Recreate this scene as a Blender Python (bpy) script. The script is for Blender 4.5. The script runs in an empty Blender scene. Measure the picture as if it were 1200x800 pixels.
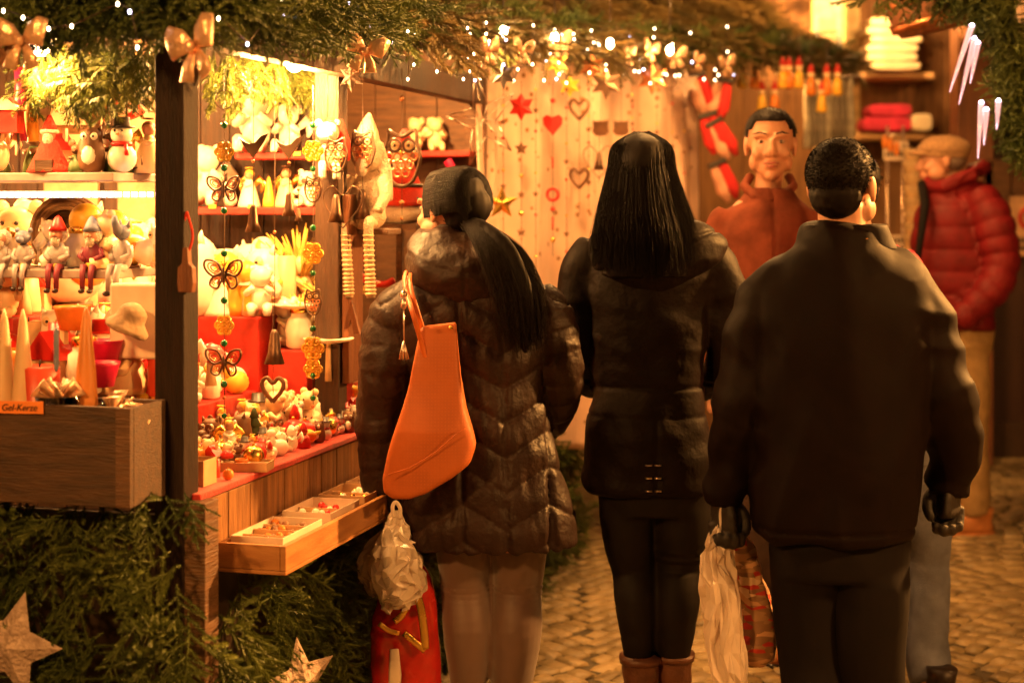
import bpy, bmesh, math, random
import numpy as np
from mathutils import Vector, Matrix, noise
R = math.radians; PI = math.pi
random.seed(7); rng = np.random.default_rng(7)
S = bpy.context.scene
C = S.collection

# ------------------------------------------------------------------ camera
HC = 1.5; F = 1900.0; HZ = 240.0            # camera height, focal length and horizon in photo pixels
cd = bpy.data.cameras.new("camera"); cam = bpy.data.objects.new("camera", cd); C.objects.link(cam)
cam.location = (0, 0, HC); cam.rotation_euler = (R(90), 0, 0)
cd.sensor_width = 36; cd.lens = 36*F/1200; cd.shift_y = -(400-HZ)/1200
cd.clip_start = .05; cd.clip_end = 400
cd.dof.use_dof = True; cd.dof.focus_distance = 4.2; cd.dof.aperture_fstop = 2.2
S.camera = cam
# ------------------------------------------------------------------ world (night) and moonlight
w = bpy.data.worlds.new("World"); S.world = w; w.use_nodes = True
nt = w.node_tree; bg = nt.nodes['Background']; sk = nt.nodes.new('ShaderNodeTexSky'); sk.sky_type = 'NISHITA'
sk.sun_disc = False; sk.sun_elevation = R(4); sk.sun_rotation = R(140)
nt.links.new(sk.outputs[0], bg.inputs[0]); bg.inputs[1].default_value = 0.0012
sd = bpy.data.lights.new("moon", 'SUN'); sd.energy = .004; sd.angle = R(.5); sun = bpy.data.objects.new("moon", sd); C.objects.link(sun)
sun.rotation_euler = (R(50), 0, R(40))
S.view_settings.view_transform = 'Standard'; S.view_settings.look = 'None'; S.view_settings.gamma = 1
S.view_settings.exposure = 0.75
WARM = (1.0, .47, .13); WARM2 = (1.0, .43, .10)
# ------------------------------------------------------------------ materials
MATS = {}
ORD = ['first', 'second', 'third', 'fourth', 'fifth', 'sixth', 'seventh', 'eighth', 'ninth', 'tenth', 'eleventh', 'twelfth']
NUM = ['one', 'two', 'three', 'four', 'five', 'six', 'seven', 'eight', 'nine', 'ten', 'eleven', 'twelve']
def mat(name, col, rough=.6, metal=0, var=.25, nscale=20, bump=0, bscale=60, trans=0, emit=None, estr=0, coat=0, sheen=0, alpha=1, col2=None, sss=0, spec=.5, stretch=(1,1,1), ior=1.45):
    m = bpy.data.materials.new(name); m.use_nodes = True; MATS[name] = m
    n = m.node_tree.nodes; l = m.node_tree.links; p = n['Principled BSDF']
    tc = n.new('ShaderNodeTexCoord'); mp = n.new('ShaderNodeMapping'); mp.inputs['Scale'].default_value = stretch
    l.new(tc.outputs['Object'], mp.inputs[0])
    ns = n.new('ShaderNodeTexNoise'); ns.inputs['Scale'].default_value = nscale; ns.inputs['Detail'].default_value = 5
    l.new(mp.outputs[0], ns.inputs['Vector'])
    cr = n.new('ShaderNodeValToRGB'); cr.color_ramp.elements[0].position = .32; cr.color_ramp.elements[1].position = .68
    c2 = col2 if col2 else tuple(min(1, c*(1+var)) for c in col); c1 = col if col2 else tuple(c*(1-var) for c in col)
    cr.color_ramp.elements[0].color = (*c1, 1); cr.color_ramp.elements[1].color = (*c2, 1)
    l.new(ns.outputs['Fac'], cr.inputs[0]); l.new(cr.outputs[0], p.inputs['Base Color'])
    rr = n.new('ShaderNodeMapRange'); rr.inputs[3].default_value = max(0, rough-.1); rr.inputs[4].default_value = min(1, rough+.1)
    l.new(ns.outputs['Fac'], rr.inputs[0]); l.new(rr.outputs[0], p.inputs['Roughness'])
    p.inputs['Metallic'].default_value = metal; p.inputs['Specular IOR Level'].default_value = spec; p.inputs['IOR'].default_value = ior
    p.inputs['Transmission Weight'].default_value = trans; p.inputs['Coat Weight'].default_value = coat
    p.inputs['Sheen Weight'].default_value = sheen; p.inputs['Alpha'].default_value = alpha
    if sss: p.inputs['Subsurface Weight'].default_value = sss; p.inputs['Subsurface Scale'].default_value = .01; p.inputs['Subsurface Radius'].default_value = (1, .35, .2)
    if emit: p.inputs['Emission Color'].default_value = (*emit, 1); p.inputs['Emission Strength'].default_value = estr
    if bump:
        nb = n.new('ShaderNodeTexNoise'); nb.inputs['Scale'].default_value = bscale; nb.inputs['Detail'].default_value = 4
        l.new(mp.outputs[0], nb.inputs['Vector']); b = n.new('ShaderNodeBump'); b.inputs['Strength'].default_value = bump; b.inputs['Distance'].default_value = .01
        l.new(nb.outputs['Fac'], b.inputs['Height']); l.new(b.outputs[0], p.inputs['Normal'])
    return m

wood_dark = mat('wood_dark', (.035,.018,.010), .55, nscale=9, bump=.5, bscale=40, stretch=(6,6,.7), col2=(.075,.035,.018))
wood_mid = mat('wood_mid', (.07,.032,.014), .55, nscale=8, bump=.5, bscale=30, stretch=(1,1,7), col2=(.15,.07,.03))
wood_red = mat('wood_red', (.13,.045,.02), .5, nscale=8, bump=.4, bscale=30, stretch=(7,7,.7), col2=(.22,.08,.03))
wood_apron = mat('wood_apron', (.14,.06,.02), .55, nscale=7, bump=.5, bscale=30, stretch=(7,7,.6), col2=(.36,.17,.06))
wood_pale = mat('wood_pale', (.45,.27,.13), .55, nscale=8, bump=.3, bscale=30, stretch=(1,6,6), col2=(.6,.38,.2))
wood_crate = mat('wood_crate', (.035,.017,.008), .55, nscale=8, bump=.4, bscale=30, stretch=(1,8,8), col2=(.085,.04,.018))
red_cloth = mat('red_cloth', (.42,.018,.012), .75, nscale=30, bump=.4, bscale=200, sheen=.2)
red_board = mat('red_board', (.40,.02,.014), .5, nscale=12, bump=.15)
shelf_paint = mat('shelf_paint', (.32,.25,.22), .5, nscale=14)
beige_board = mat('beige_board', (.5,.3,.17), .7, nscale=20, bump=.3)
white_c = mat('white_ceramic', (.78,.70,.58), .35, var=.08, nscale=30)
cream_c = mat('cream_ceramic', (.72,.52,.3), .4, var=.15)
yellow_c = mat('yellow_glaze', (.72,.42,.05), .35, var=.2)
orange_c = mat('orange_glaze', (.65,.2,.03), .35, var=.2)
red_c = mat('red_glaze', (.5,.02,.015), .35, var=.2)
magenta_c = mat('magenta_glaze', (.45,.01,.06), .35, var=.2)
brown_c = mat('brown_clay', (.16,.07,.03), .5, var=.3)
dark_c = mat('dark_paint', (.03,.018,.012), .4, var=.3)
green_c = mat('green_glass', (.01,.12,.03), .12, var=.3, coat=.5)
moss_c = mat('moss_green', (.07,.10,.03), .6, var=.3)
blue_c = mat('grey_blue_paint', (.16,.18,.26), .5, var=.25)
gold_m = mat('gold_metal', (.85,.52,.12), .28, metal=1, var=.12)
copper_m = mat('copper_metal', (.55,.22,.1), .35, metal=1, var=.2)
silver_m = mat('silver_metal', (.62,.5,.42), .3, metal=1, var=.15)
bronze_m = mat('dark_metal', (.12,.07,.045), .4, metal=.8, var=.3)
gold_foil = mat('gold_foil', (.75,.47,.30), .3, metal=.55, var=.2, bump=.6, bscale=50)
amber_bead = mat('amber_bead', (.75,.40,.04), .15, metal=.3, var=.2, coat=.6)
fur_w = mat('white_plush', (.7,.58,.44), .95, var=.2, bump=1, bscale=250, sheen=.5)
knit_w = mat('cream_knit', (.68,.52,.36), .9, var=.15, bump=1, bscale=180)
felt_r = mat('red_felt', (.5,.03,.015), .85, var=.2, bump=.5, bscale=200)
straw = mat('straw', (.62,.40,.08), .6, var=.3, bump=.4)
cardboard = mat('cardboard', (.5,.3,.15), .75, var=.15)
paper_w = mat('white_card', (.66,.52,.4), .6, var=.08)
wax_w = mat('pale_wax', (.6,.4,.22), .45, var=.1, sss=.2)
wax_r = mat('red_wax', (.5,.05,.02), .4, var=.15, sss=.1)
wax_o = mat('orange_wax', (.6,.22,.05), .4, var=.15, sss=.1)
glass_m = mat('clear_glass', (1,.9,.7), .05, var=.02, trans=1)
gel_m = mat('yellow_gel', (.95,.6,.08), .1, var=.1, trans=.6)
tag_or = mat('orange_paper', (.75,.22,.04), .7, var=.06)
tag_y = mat('yellow_tag', (.75,.55,.06), .7, var=.06)
ink = mat('black_ink', (.02,.012,.01), .6, var=.1)
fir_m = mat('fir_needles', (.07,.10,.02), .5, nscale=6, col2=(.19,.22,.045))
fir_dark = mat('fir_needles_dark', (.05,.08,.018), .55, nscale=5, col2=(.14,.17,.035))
fir_roof = mat('fir_needles_dry', (.08,.065,.02), .6, nscale=5, col2=(.2,.13,.04))
bark = mat('fir_twig', (.08,.045,.02), .8)
star_bark = mat('bark_glitter', (.34,.24,.19), .5, nscale=40, bump=1, bscale=90, col2=(.58,.44,.36), metal=.15)
hair_cap_m = mat('black_hair_base', (.005,.0026,.002), .6, var=.3, spec=.15)
skin = mat('skin', (.42,.20,.12), .5, var=.08, nscale=12, sss=.12)
skin_dark = mat('skin_tan', (.30,.12,.07), .5, var=.08, nscale=12, sss=.1)
hair_m = mat('black_hair', (.006,.003,.0022), .55, var=.4, nscale=160, spec=.18, bump=.7, bscale=260, stretch=(1,1,.06))
eye_w = mat('eye_white', (.38,.26,.2), .3); eye_d = mat('eye_iris', (.03,.015,.01), .15); lip_m = mat('lip', (.32,.09,.07), .45)
bulb_m = mat('warm_bulb', (1,.8,.6), .3, emit=(1,.72,.42), estr=12)
bulb_b = mat('cool_bulb', (1,.9,1), .3, emit=(.72,.68,1), estr=9)
led_m = mat('led', (1,1,1), .3, emit=(.62,.74,1), estr=3.2)
lamp_m = mat('lamp_bulb', (1,.8,.6), .3, emit=(1,.70,.36), estr=40)

# ------------------------------------------------------------------ mesh builder
def T(x=0, y=0, z=0): return Matrix.Translation((x, y, z))
def RX(a): return Matrix.Rotation(a, 4, 'X')
def RY(a): return Matrix.Rotation(a, 4, 'Y')
def RZ(a): return Matrix.Rotation(a, 4, 'Z')
def SC(x, y=None, z=None):
    if y is None: y = z = x
    return Matrix.Diagonal((x, y, z, 1))
def frame_to(p, q):
    """matrix at p whose z axis runs to q"""
    d = (Vector(q)-Vector(p)).normalized(); return Matrix.Translation(p) @ d.to_track_quat('Z', 'Y').to_matrix().to_4x4()
class MB:
    def __init__(s): s.v = []; s.f = []; s.mi = []; s.mats = []; s.M = Matrix.Identity(4); s.cur = 0; s.sm = True; s.smf = []
    def m(s, material):
        if material not in s.mats: s.mats.append(material)
        s.cur = s.mats.index(material); return s
    def at(s, M): s.M = M; return s
    def add(s, vs, fs):
        o = len(s.v); M = s.M
        s.v += [tuple(M @ Vector(p)) for p in vs]
        s.f += [tuple(i+o for i in f) for f in fs]; s.mi += [s.cur]*len(fs); s.smf += [s.sm]*len(fs); return s
    def box(s, x0, x1, y0, y1, z0, z1):
        k = s.sm; s.sm = False
        s.add([(x0,y0,z0),(x1,y0,z0),(x1,y1,z0),(x0,y1,z0),(x0,y0,z1),(x1,y0,z1),(x1,y1,z1),(x0,y1,z1)],
              [(0,3,2,1),(4,5,6,7),(0,1,5,4),(1,2,6,5),(2,3,7,6),(3,0,4,7)]); s.sm = k; return s
    def cbox(s, c, h): return s.box(c[0]-h[0], c[0]+h[0], c[1]-h[1], c[1]+h[1], c[2]-h[2], c[2]+h[2])
    def ell(s, c, r, n=12, k=8):
        if not hasattr(r, '__len__'): r = (r, r, r)
        vs = [(c[0], c[1], c[2]-r[2])]
        for i in range(1, k):
            a = -PI/2+PI*i/k
            for j in range(n):
                b = 2*PI*j/n; vs.append((c[0]+r[0]*math.cos(a)*math.cos(b), c[1]+r[1]*math.cos(a)*math.sin(b), c[2]+r[2]*math.sin(a)))
        vs.append((c[0], c[1], c[2]+r[2])); fs = []
        for j in range(n): fs.append((0, 1+(j+1)%n, 1+j))
        for i in range(k-2):
            for j in range(n): a = 1+i*n; fs.append((a+j, a+(j+1)%n, a+n+(j+1)%n, a+n+j))
        a = 1+(k-2)*n
        for j in range(n): fs.append((a+j, a+(j+1)%n, len(vs)-1))
        return s.add(vs, fs)
    def lathe(s, prof, n=16, c=(0,0,0)):
        vs = []; fs = []
        for r, z in prof:
            for j in range(n): b = 2*PI*j/n; vs.append((c[0]+r*math.cos(b), c[1]+r*math.sin(b), c[2]+z))
        for i in range(len(prof)-1):
            for j in range(n): fs.append((i*n+j, i*n+(j+1)%n, (i+1)*n+(j+1)%n, (i+1)*n+j))
        fs.append(tuple(reversed(range(n)))); k = (len(prof)-1)*n; fs.append(tuple(k+j for j in range(n)))
        return s.add(vs, fs)
    def tube(s, pts, rad, n=8, cap=True, flat=1.0):
        pts = [Vector(p) for p in pts]
        if not hasattr(rad, '__len__'): rad = [rad]*len(pts)
        vs = []; fs = []; up = None
        for i, p in enumerate(pts):
            d = (pts[min(i+1, len(pts)-1)]-pts[max(i-1, 0)])
            d = d.normalized() if d.length > 1e-9 else Vector((0,0,1))
            if up is None: up = Vector((0,1,0)) if abs(d.y) < .9 else Vector((1,0,0))
            a = up-d*up.dot(d)
            a = a.normalized() if a.length > 1e-6 else d.orthogonal().normalized()
            up = a; b = d.cross(a); r = rad[i]
            for j in range(n):
                t = 2*PI*j/n; vs.append(tuple(p+a*(math.cos(t)*r*flat)+b*(math.sin(t)*r)))
        for i in range(len(pts)-1):
            for j in range(n): fs.append((i*n+j, i*n+(j+1)%n, (i+1)*n+(j+1)%n, (i+1)*n+j))
        if cap:
            fs.append(tuple(reversed(range(n)))); k = (len(pts)-1)*n; fs.append(tuple(k+j for j in range(n)))
        return s.add(vs, fs)
    def prism(s, out, y0, y1):
        """outline in XZ extruded along y"""
        n = len(out); k = s.sm; s.sm = False
        ar = sum(out[i][0]*out[(i+1)%n][1]-out[(i+1)%n][0]*out[i][1] for i in range(n))
        if ar < 0: out = out[::-1]
        vs = [(x, y0, z) for x, z in out]+[(x, y1, z) for x, z in out]
        fs = [tuple(range(n)), tuple(reversed(range(n, 2*n)))]+[(j, n+j, n+(j+1)%n, (j+1)%n) for j in range(n)]
        s.add(vs, fs); s.sm = k; return s
    def torus(s, c, Rr, r, n=20, k=6, ax='y'):
        pts = []
        for i in range(n+1):
            t = 2*PI*i/n
            pts.append((c[0]+Rr*math.cos(t), c[1], c[2]+Rr*math.sin(t)) if ax == 'y' else (c[0]+Rr*math.cos(t), c[1]+Rr*math.sin(t), c[2]))
        return s.tube(pts, r, k, cap=False)
    def rings(s, rs, n=28, p=2.3):
        """loft of level superellipse rings (cx, cy, z, rx, ry)"""
        vs = []; fs = []
        for cx, cy, z, rx, ry in rs:
            for j in range(n):
                t = 2*PI*j/n; c, q = math.cos(t), math.sin(t)
                vs.append((cx+rx*math.copysign(abs(c)**(2/p), c), cy+ry*math.copysign(abs(q)**(2/p), q), z))
        for i in range(len(rs)-1):
            for j in range(n): fs.append((i*n+j, i*n+(j+1)%n, (i+1)*n+(j+1)%n, (i+1)*n+j))
        fs.append(tuple(reversed(range(n)))); k = (len(rs)-1)*n; fs.append(tuple(k+j for j in range(n)))
        return s.add(vs, fs)
    def mesh(s, name):
        me = bpy.data.meshes.new(name); me.from_pydata(s.v, [], s.f)
        for m in s.mats: me.materials.append(m)
        me.polygons.foreach_set('material_index', s.mi); me.polygons.foreach_set('use_smooth', s.smf)
        me.validate(); me.update(); return me
    def build(s, name, material=None, parent=None, loc=(0,0,0), rz=0, bevel=0):
        if material and not s.mats: s.mats = [material]
        me = s.mesh(name); o = bpy.data.objects.new(name, me); C.objects.link(o)
        o.location = loc; o.rotation_euler = (0,0,rz)
        if parent: o.parent = parent
        if bevel:
            b = o.modifiers.new('bevel', 'BEVEL'); b.width = bevel; b.segments = 2; b.limit_method = 'ANGLE'
        return o
def tag(o, label=None, cat=None, group=None, kind=None):
    if label: o['label'] = label
    if cat: o['category'] = cat
    if group: o['group'] = group
    if kind: o['kind'] = kind
    return o
def thing(name, label, cat, loc=(0,0,0), rz=0, group=None):
    o = bpy.data.objects.new(name, None); C.objects.link(o); o.location = loc; o.rotation_euler = (0,0,rz)
    o.empty_display_size = .1
    return tag(o, label, cat, group)
def dup(root, loc, rz=0, label=None, sc=1, group=None, ry=0):
    r = root.copy(); C.objects.link(r); r.location = loc; r.rotation_euler = (0, ry, rz); r.scale = (sc,)*3
    if label: r['label'] = label
    if group: r['group'] = group
    for ch in list(root.children):
        c = ch.copy(); C.objects.link(c); c.parent = r
        for g in ch.children:
            d = g.copy(); C.objects.link(d); d.parent = c
    return r
def np_obj(name, V, Fc, material, parent=None, loc=(0,0,0), rz=0, smooth=False):
    """fast mesh from arrays; Fc is (n,3) or (n,4)"""
    me = bpy.data.meshes.new(name); V = np.asarray(V, np.float32); Fc = np.asarray(Fc, np.int32); k = Fc.shape[1]
    me.vertices.add(len(V)); me.vertices.foreach_set('co', V.ravel()); me.loops.add(Fc.size); me.loops.foreach_set('vertex_index', Fc.ravel())
    me.polygons.add(len(Fc)); me.polygons.foreach_set('loop_start', np.arange(0, Fc.size, k, dtype=np.int32)); me.polygons.foreach_set('loop_total', np.full(len(Fc), k, np.int32))
    if smooth: me.polygons.foreach_set('use_smooth', np.ones(len(Fc), bool))
    me.materials.append(material); me.update(calc_edges=True); me.validate()
    o = bpy.data.objects.new(name, me); C.objects.link(o); o.location = loc; o.rotation_euler = (0,0,rz)
    if parent: o.parent = parent
    return o
def remesh(mb, voxel, it=3, name='t'):
    """union the pieces of mb into one continuous surface; returns an object to be finished"""
    o = mb.build(name); C.objects.unlink(o); C.objects.link(o)
    r = o.modifiers.new('r', 'REMESH'); r.mode = 'VOXEL'; r.voxel_size = voxel; r.use_smooth_shade = True
    s = o.modifiers.new('s', 'SMOOTH'); s.iterations = it; s.factor = .5
    dg = bpy.context.evaluated_depsgraph_get(); me = bpy.data.meshes.new_from_object(o.evaluated_get(dg))
    old = o.data; bpy.data.objects.remove(o); bpy.data.meshes.remove(old); return me
def shaped(me, name, material, parent, fn=None):
    """displace every vertex of me along its normal by fn(co, normal), link as object"""
    n = len(me.vertices); co = np.empty(n*3, np.float32); me.vertices.foreach_get('co', co); co = co.reshape(-1, 3)
    if fn is not None:
        nm = np.empty(n*3, np.float32); me.vertices.foreach_get('normal', nm); nm = nm.reshape(-1, 3)
        d = fn(co, nm); co = co+(nm*d[:, None] if d.ndim == 1 else d); me.vertices.foreach_set('co', co.ravel().astype(np.float32))
    me.materials.clear(); me.materials.append(material); me.polygons.foreach_set('use_smooth', np.ones(len(me.polygons), bool)); me.update()
    me.name = name; o = bpy.data.objects.new(name, me); C.objects.link(o); o.parent = parent; return o
def fnoise(co, sc, seed=0, st=(1,1,1)):
    """smooth 3-d noise by summed sines with random directions (vectorised)"""
    r = np.random.default_rng(seed); p = co*np.array(st)*sc; out = np.zeros(len(co))
    for i in range(9):
        d = r.normal(size=3); d /= np.linalg.norm(d); q = p@d*(r.uniform(.7, 1.6))+r.uniform(0, 6.28)
        e = r.normal(size=3); e /= np.linalg.norm(e)
        out += np.sin(q+1.3*np.sin(p@e*.8+r.uniform(0, 6.28)))
    return out/9*2.2
def crom(pts, k=6):
    """catmull-rom through points of any dimension"""
    P = [np.array(p, float) for p in pts]; P = [2*P[0]-P[1]]+P+[2*P[-1]-P[-2]]; out = []
    for i in range(1, len(P)-2):
        for j in range(k):
            t = j/k; a, b, c, d = P[i-1:i+3]
            out.append(.5*((2*b)+(-a+c)*t+(2*a-5*b+4*c-d)*t*t+(-a+3*b-3*c+d)*t**3))
    out.append(P[-2]); return out

# ------------------------------------------------------------------ the stall's own frame: y along the lane, x outwards
ANG = R(15.2); SA, CA = math.sin(ANG), math.cos(ANG); P0 = Vector((-.733, 3.62, 0)); RS = -ANG
STM = Matrix.Translation(P0) @ RZ(RS)
def W(s, t, z): return Vector((P0.x+SA*s-CA*t, P0.y+CA*s+SA*t, z))
def at_z(u, v, z): Y = F*(HC-z)/(v-HZ); return Vector(((u-600)/F*Y, Y, z))
def at_Y(u, v, Y): return Vector(((u-600)/F*Y, Y, HC-(v-HZ)/F*Y))
def at_s(u, v, s):
    k = (u-600)/F; Y = (s+P0.x*SA+P0.y*CA)/(k*SA+CA); return Vector((k*Y, Y, HC-(v-HZ)/F*Y))
def at_t(u, v, t):
    k = (u-600)/F; Y = (t-P0.x*CA+P0.y*SA)/(SA-k*CA); return Vector((k*Y, Y, HC-(v-HZ)/F*Y))
def pxm(p): return p.y/F      # metres per photo pixel at p
# ------------------------------------------------------------------ ground: sheet and arc-laid cobbles
def ground_mat():
    m = mat('joint_sand', (.03,.02,.01), .85, nscale=3, bump=.6, bscale=80, col2=(.11,.085,.045)); return m
g = MB(); g.sm = False; g.add([(-120,-60,0),(120,-60,0),(120,200,0),(-120,200,0)], [(0,1,2,3)])
tag(g.build('ground', ground_mat()), kind='structure')
def cobbles():
    V = []; Fc = []; r = random.Random(3); wcol = 1.25; h = wcol/2
    def arch(x): return .46*(1-(x/h)**2)
    for c in range(-3, 8):
        xc = c*wcol-.35
        for row in range(0, 118):
            yb = 2.6+row*.104; x = -h
            while x < h-.03:
                sl = -2*.46*x/h/h; L = math.sqrt(1+sl*sl); wdt = r.uniform(.085, .135)
                dx = wdt/L; xm = x+dx/2; x += dx
                if xm > h-.02: continue
                cx, cy = xc+xm, yb+arch(xm); a = math.atan(-2*.46*xm/h/h); hw = wdt/2-.007; hh = .049*max(.55, math.cos(a))
                a += r.uniform(-.07, .07); z = r.uniform(.007, .011); tx, ty = r.uniform(-.02, .02), r.uniform(-.02, .02)
                ca, sa = math.cos(a), math.sin(a); o = len(V); k = r.uniform(.86, .93)
                for (sx, sy, zz, sc) in [(-1,-1,0,1),(1,-1,0,1),(1,1,0,1),(-1,1,0,1)]+[(-1,-1,1,k),(1,-1,1,k),(1,1,1,k),(-1,1,1,k)]:
                    j1, j2 = r.uniform(-.006,.006), r.uniform(-.006,.006)
                    px_, py_ = sx*hw*sc+j1, sy*hh*sc+j2
                    V.append((cx+px_*ca-py_*sa, cy+px_*sa+py_*ca, .002+zz*(z+px_*tx+py_*ty)))
                for q in ((4,5,6,7),(0,1,5,4),(1,2,6,5),(2,3,7,6),(3,0,4,7)): Fc.append([o+i for i in q])
    m = mat('cobble_stone', (.26,.19,.09), .5, nscale=4.5, bump=.5, bscale=55, col2=(.46,.33,.16))
    n = m.node_tree.nodes; l = m.node_tree.links   # every stone a slightly different tone
    vo = n.new('ShaderNodeTexVoronoi'); vo.inputs['Scale'].default_value = 9; tc = n['Texture Coordinate']; l.new(tc.outputs['Object'], vo.inputs['Vector'])
    mx = n.new('ShaderNodeMix'); mx.data_type = 'RGBA'; mx.blend_type = 'MULTIPLY'; mx.inputs[0].default_value = .6
    cr = n['Color Ramp']; l.new(cr.outputs[0], mx.inputs[6]); l.new(vo.outputs['Color'], mx.inputs[7]); 
    bw = n.new('ShaderNodeRGBToBW'); l.new(vo.outputs['Color'], bw.inputs[0]); l.new(bw.outputs[0], mx.inputs[7]); l.new(mx.outputs[2], n['Principled BSDF'].inputs['Base Color'])
    tag(np_obj('cobblestone_paving', V, Fc, m), kind='structure')
cobbles()

# ------------------------------------------------------------------ fir branches
def branch_proto(L=.3, twigs=9, seed=0, nl=.02, dens=900, flat=.35):
    r = random.Random(seed); V = []; Fc = []
    def needles(p, q, n):
        p, q = Vector(p), Vector(q); d = (q-p).normalized(); a = d.orthogonal().normalized(); b = d.cross(a)
        for i in range(n):
            t = (i+r.random())/n; c = p.lerp(q, t); th = r.uniform(0, 2*PI); o = a*math.cos(th)+b*math.sin(th); o.z *= .7
            ln = nl*r.uniform(.75, 1.15)*(1-.35*max(0, t-.8)/.2); e = c+(o*.8+d*.72).normalized()*ln; s_ = d.cross(o).normalized()*.0018
            k = len(V); V.extend([c-s_, c+s_, e+s_*.35, e-s_*.35]); Fc.append((k, k+1, k+2, k+3))
        k = len(V); w_ = a*.0018
        V.extend([p-w_, p+w_, q+w_*.5, q-w_*.5]); Fc.append((k, k+1, k+2, k+3))
        w_ = b*.0018; k = len(V); V.extend([p-w_, p+w_, q+w_*.5, q-w_*.5]); Fc.append((k, k+1, k+2, k+3))
    pts = [Vector((0, L*i/6, -.04*(i/6)**2*L/.3)) for i in range(7)]
    for i in range(6): needles(pts[i], pts[i+1], int(dens*L/6))
    for i in range(twigs):
        t = .12+.75*i/twigs; c = Vector((0, L*t, -.04*t*t)); sd_ = 1 if i % 2 else -1; ln = L*(.52*(1-t)+.16)*r.uniform(.8, 1.15)
        an = R(r.uniform(38, 58)); q = c+Vector((sd_*math.sin(an)*ln, math.cos(an)*ln, r.uniform(-.3, .25)*ln)); needles(c, q, int(dens*ln))
    return np.array([tuple(v) for v in V]), np.array(Fc)
BR = [branch_proto(seed=i, twigs=7+i % 3) for i in range(4)]
BRS = [branch_proto(L=.2, twigs=7, seed=i+9, dens=800, nl=.017) for i in range(3)]
def scatter(name, places, protos, material, parent=None, seed=0):
    """places: list of 4x4 matrices, all merged into one mesh"""
    Vs = []; Fs = []; o = 0; r = random.Random(seed)
    for M in places:
        v, f = protos[r.randrange(len(protos))]; A = np.array(M); Vs.append(v@A[:3, :3].T+A[:3, 3]); Fs.append(f+o); o += len(v)
    return np_obj(name, np.concatenate(Vs), np.concatenate(Fs), material, parent)
def dirm(p, d, roll=0, sc=1):
    """branch at p, its stem (local +y) along d"""
    d = Vector(d).normalized(); return Matrix.Translation(p) @ d.to_track_quat('Y', 'Z').to_matrix().to_4x4() @ RY(roll) @ SC(sc)
def skirt(x0, x1, face, z0, z1, off, seed, dens=150, z1b=None):
    """fir cladding on a stall face: face 's' looks to the viewer, 't' looks to the lane"""
    r = random.Random(seed); out = []; A = abs(x1-x0)*(z1-z0)
    nrm = (STM.to_3x3() @ Vector((0,-1,0))) if face == 's' else (STM.to_3x3() @ Vector((1,0,0)))
    tan = Vector((0,0,1)).cross(nrm)
    for i in range(int(A*dens)):
        a = r.uniform(x0, x1); f = r.random(); z = z0+(z1-z0)*f
        p = W(off, a, z) if face == 's' else W(a, off, z)
        p += nrm*r.uniform(0, .05)
        d = nrm*r.uniform(.25, 1.1)+tan*r.uniform(-.75, .75)+Vector((0,0,-1))*r.uniform(.15, 1.3)
        if r.random() < .15: d.z = abs(d.z)*.5
        out.append(dirm(p, d, r.uniform(-.9, .9), r.uniform(.35, .62)))
    return out
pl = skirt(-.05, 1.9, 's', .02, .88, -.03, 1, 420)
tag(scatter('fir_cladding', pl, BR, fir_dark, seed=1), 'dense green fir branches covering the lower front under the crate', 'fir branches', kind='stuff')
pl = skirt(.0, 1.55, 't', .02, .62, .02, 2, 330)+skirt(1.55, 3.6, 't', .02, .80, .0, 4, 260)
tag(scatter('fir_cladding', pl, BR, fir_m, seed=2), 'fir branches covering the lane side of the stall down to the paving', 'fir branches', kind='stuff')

# ------------------------------------------------------------------ the stall
post_m = mat('post_wood', (.010,.005,.003), .6, nscale=9, bump=.4, bscale=40, stretch=(6,6,.7), col2=(.022,.010,.006), spec=.25)
stall = thing('market_stall', 'dark wooden Christmas market stall with red counter and fir-covered roof', 'market stall', P0, RS)
def part(name, fn, material, parent=stall, bevel=.003):
    b = MB(); fn(b); return b.build(name, material, parent, bevel=bevel)
# local coordinates: x = -t (out to the lane), y = s (along the lane)
part('post', lambda b: b.box(-.072, 0, 0, .075, 0, 1.95), post_m)
part('post', lambda b: b.box(-.135, -.06, 1.10, 1.17, .851, 2.1), wood_dark)
part('front_panel', lambda b: b.box(-1.9, -.08, .03, .05, 0, .8), dark_c)
part('front_panel', lambda b: b.box(-.06, -.04, .08, 2.42, 0, .79), dark_c)
part('door_leaf', lambda b: b.box(-.058, -.036, 1.12, 1.24, .98, 1.53), wood_red)
part('post', lambda b: b.box(-.08, 0, 2.42, 2.5, 0, 2.25), wood_mid)
part('post', lambda b: b.box(-.012, .05, .005, .075, 0, .835), wood_mid)
part('beam', lambda b: b.box(-.065, -.005, -.02, 2.5, 1.87, 1.97), wood_dark)
part('beam', lambda b: b.box(-2.2, -.07, .0, .07, 1.88, 1.99), wood_dark)
part('counter', lambda b: b.box(-.75, -.005, .08, 2.42, .80, .83), wood_mid)
part('counter_cloth', lambda b: (b.box(-.74, .022, .04, 2.41, .832, .848)), red_cloth, bevel=.004)
def apron(b):
    r = random.Random(5); y = .08
    while y < 2.4:
        wd = r.uniform(.09, .13); b.box(0, .016+r.uniform(0,.003), y, min(2.42, y+wd-.003), .715, .829); y += wd
part('apron', apron, wood_apron, bevel=.0015)
part('side_board', lambda b: b.box(-.15, .018, .055, .078, .55, .829), wood_mid)
for k, (x0, x1, z) in enumerate([(-.45, -.28, .965), (-.62, -.451, 1.095), (-.95, -.621, 1.215)]):
    part('riser', lambda b: b.box(x0, x1, .30, 1.42, .849, z), red_board, bevel=.004)
part('riser', lambda b: b.box(-1.9, -.62, .55, .9, .849, 1.02), red_board)
part('riser', lambda b: b.box(-.615, -.275, 1.02, 1.425, .8495, 1.175), red_board, bevel=.004)
part('riser', lambda b: b.box(-.26, -.14, 1.05, 1.425, .8495, 1.08), red_board, bevel=.004)
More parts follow.
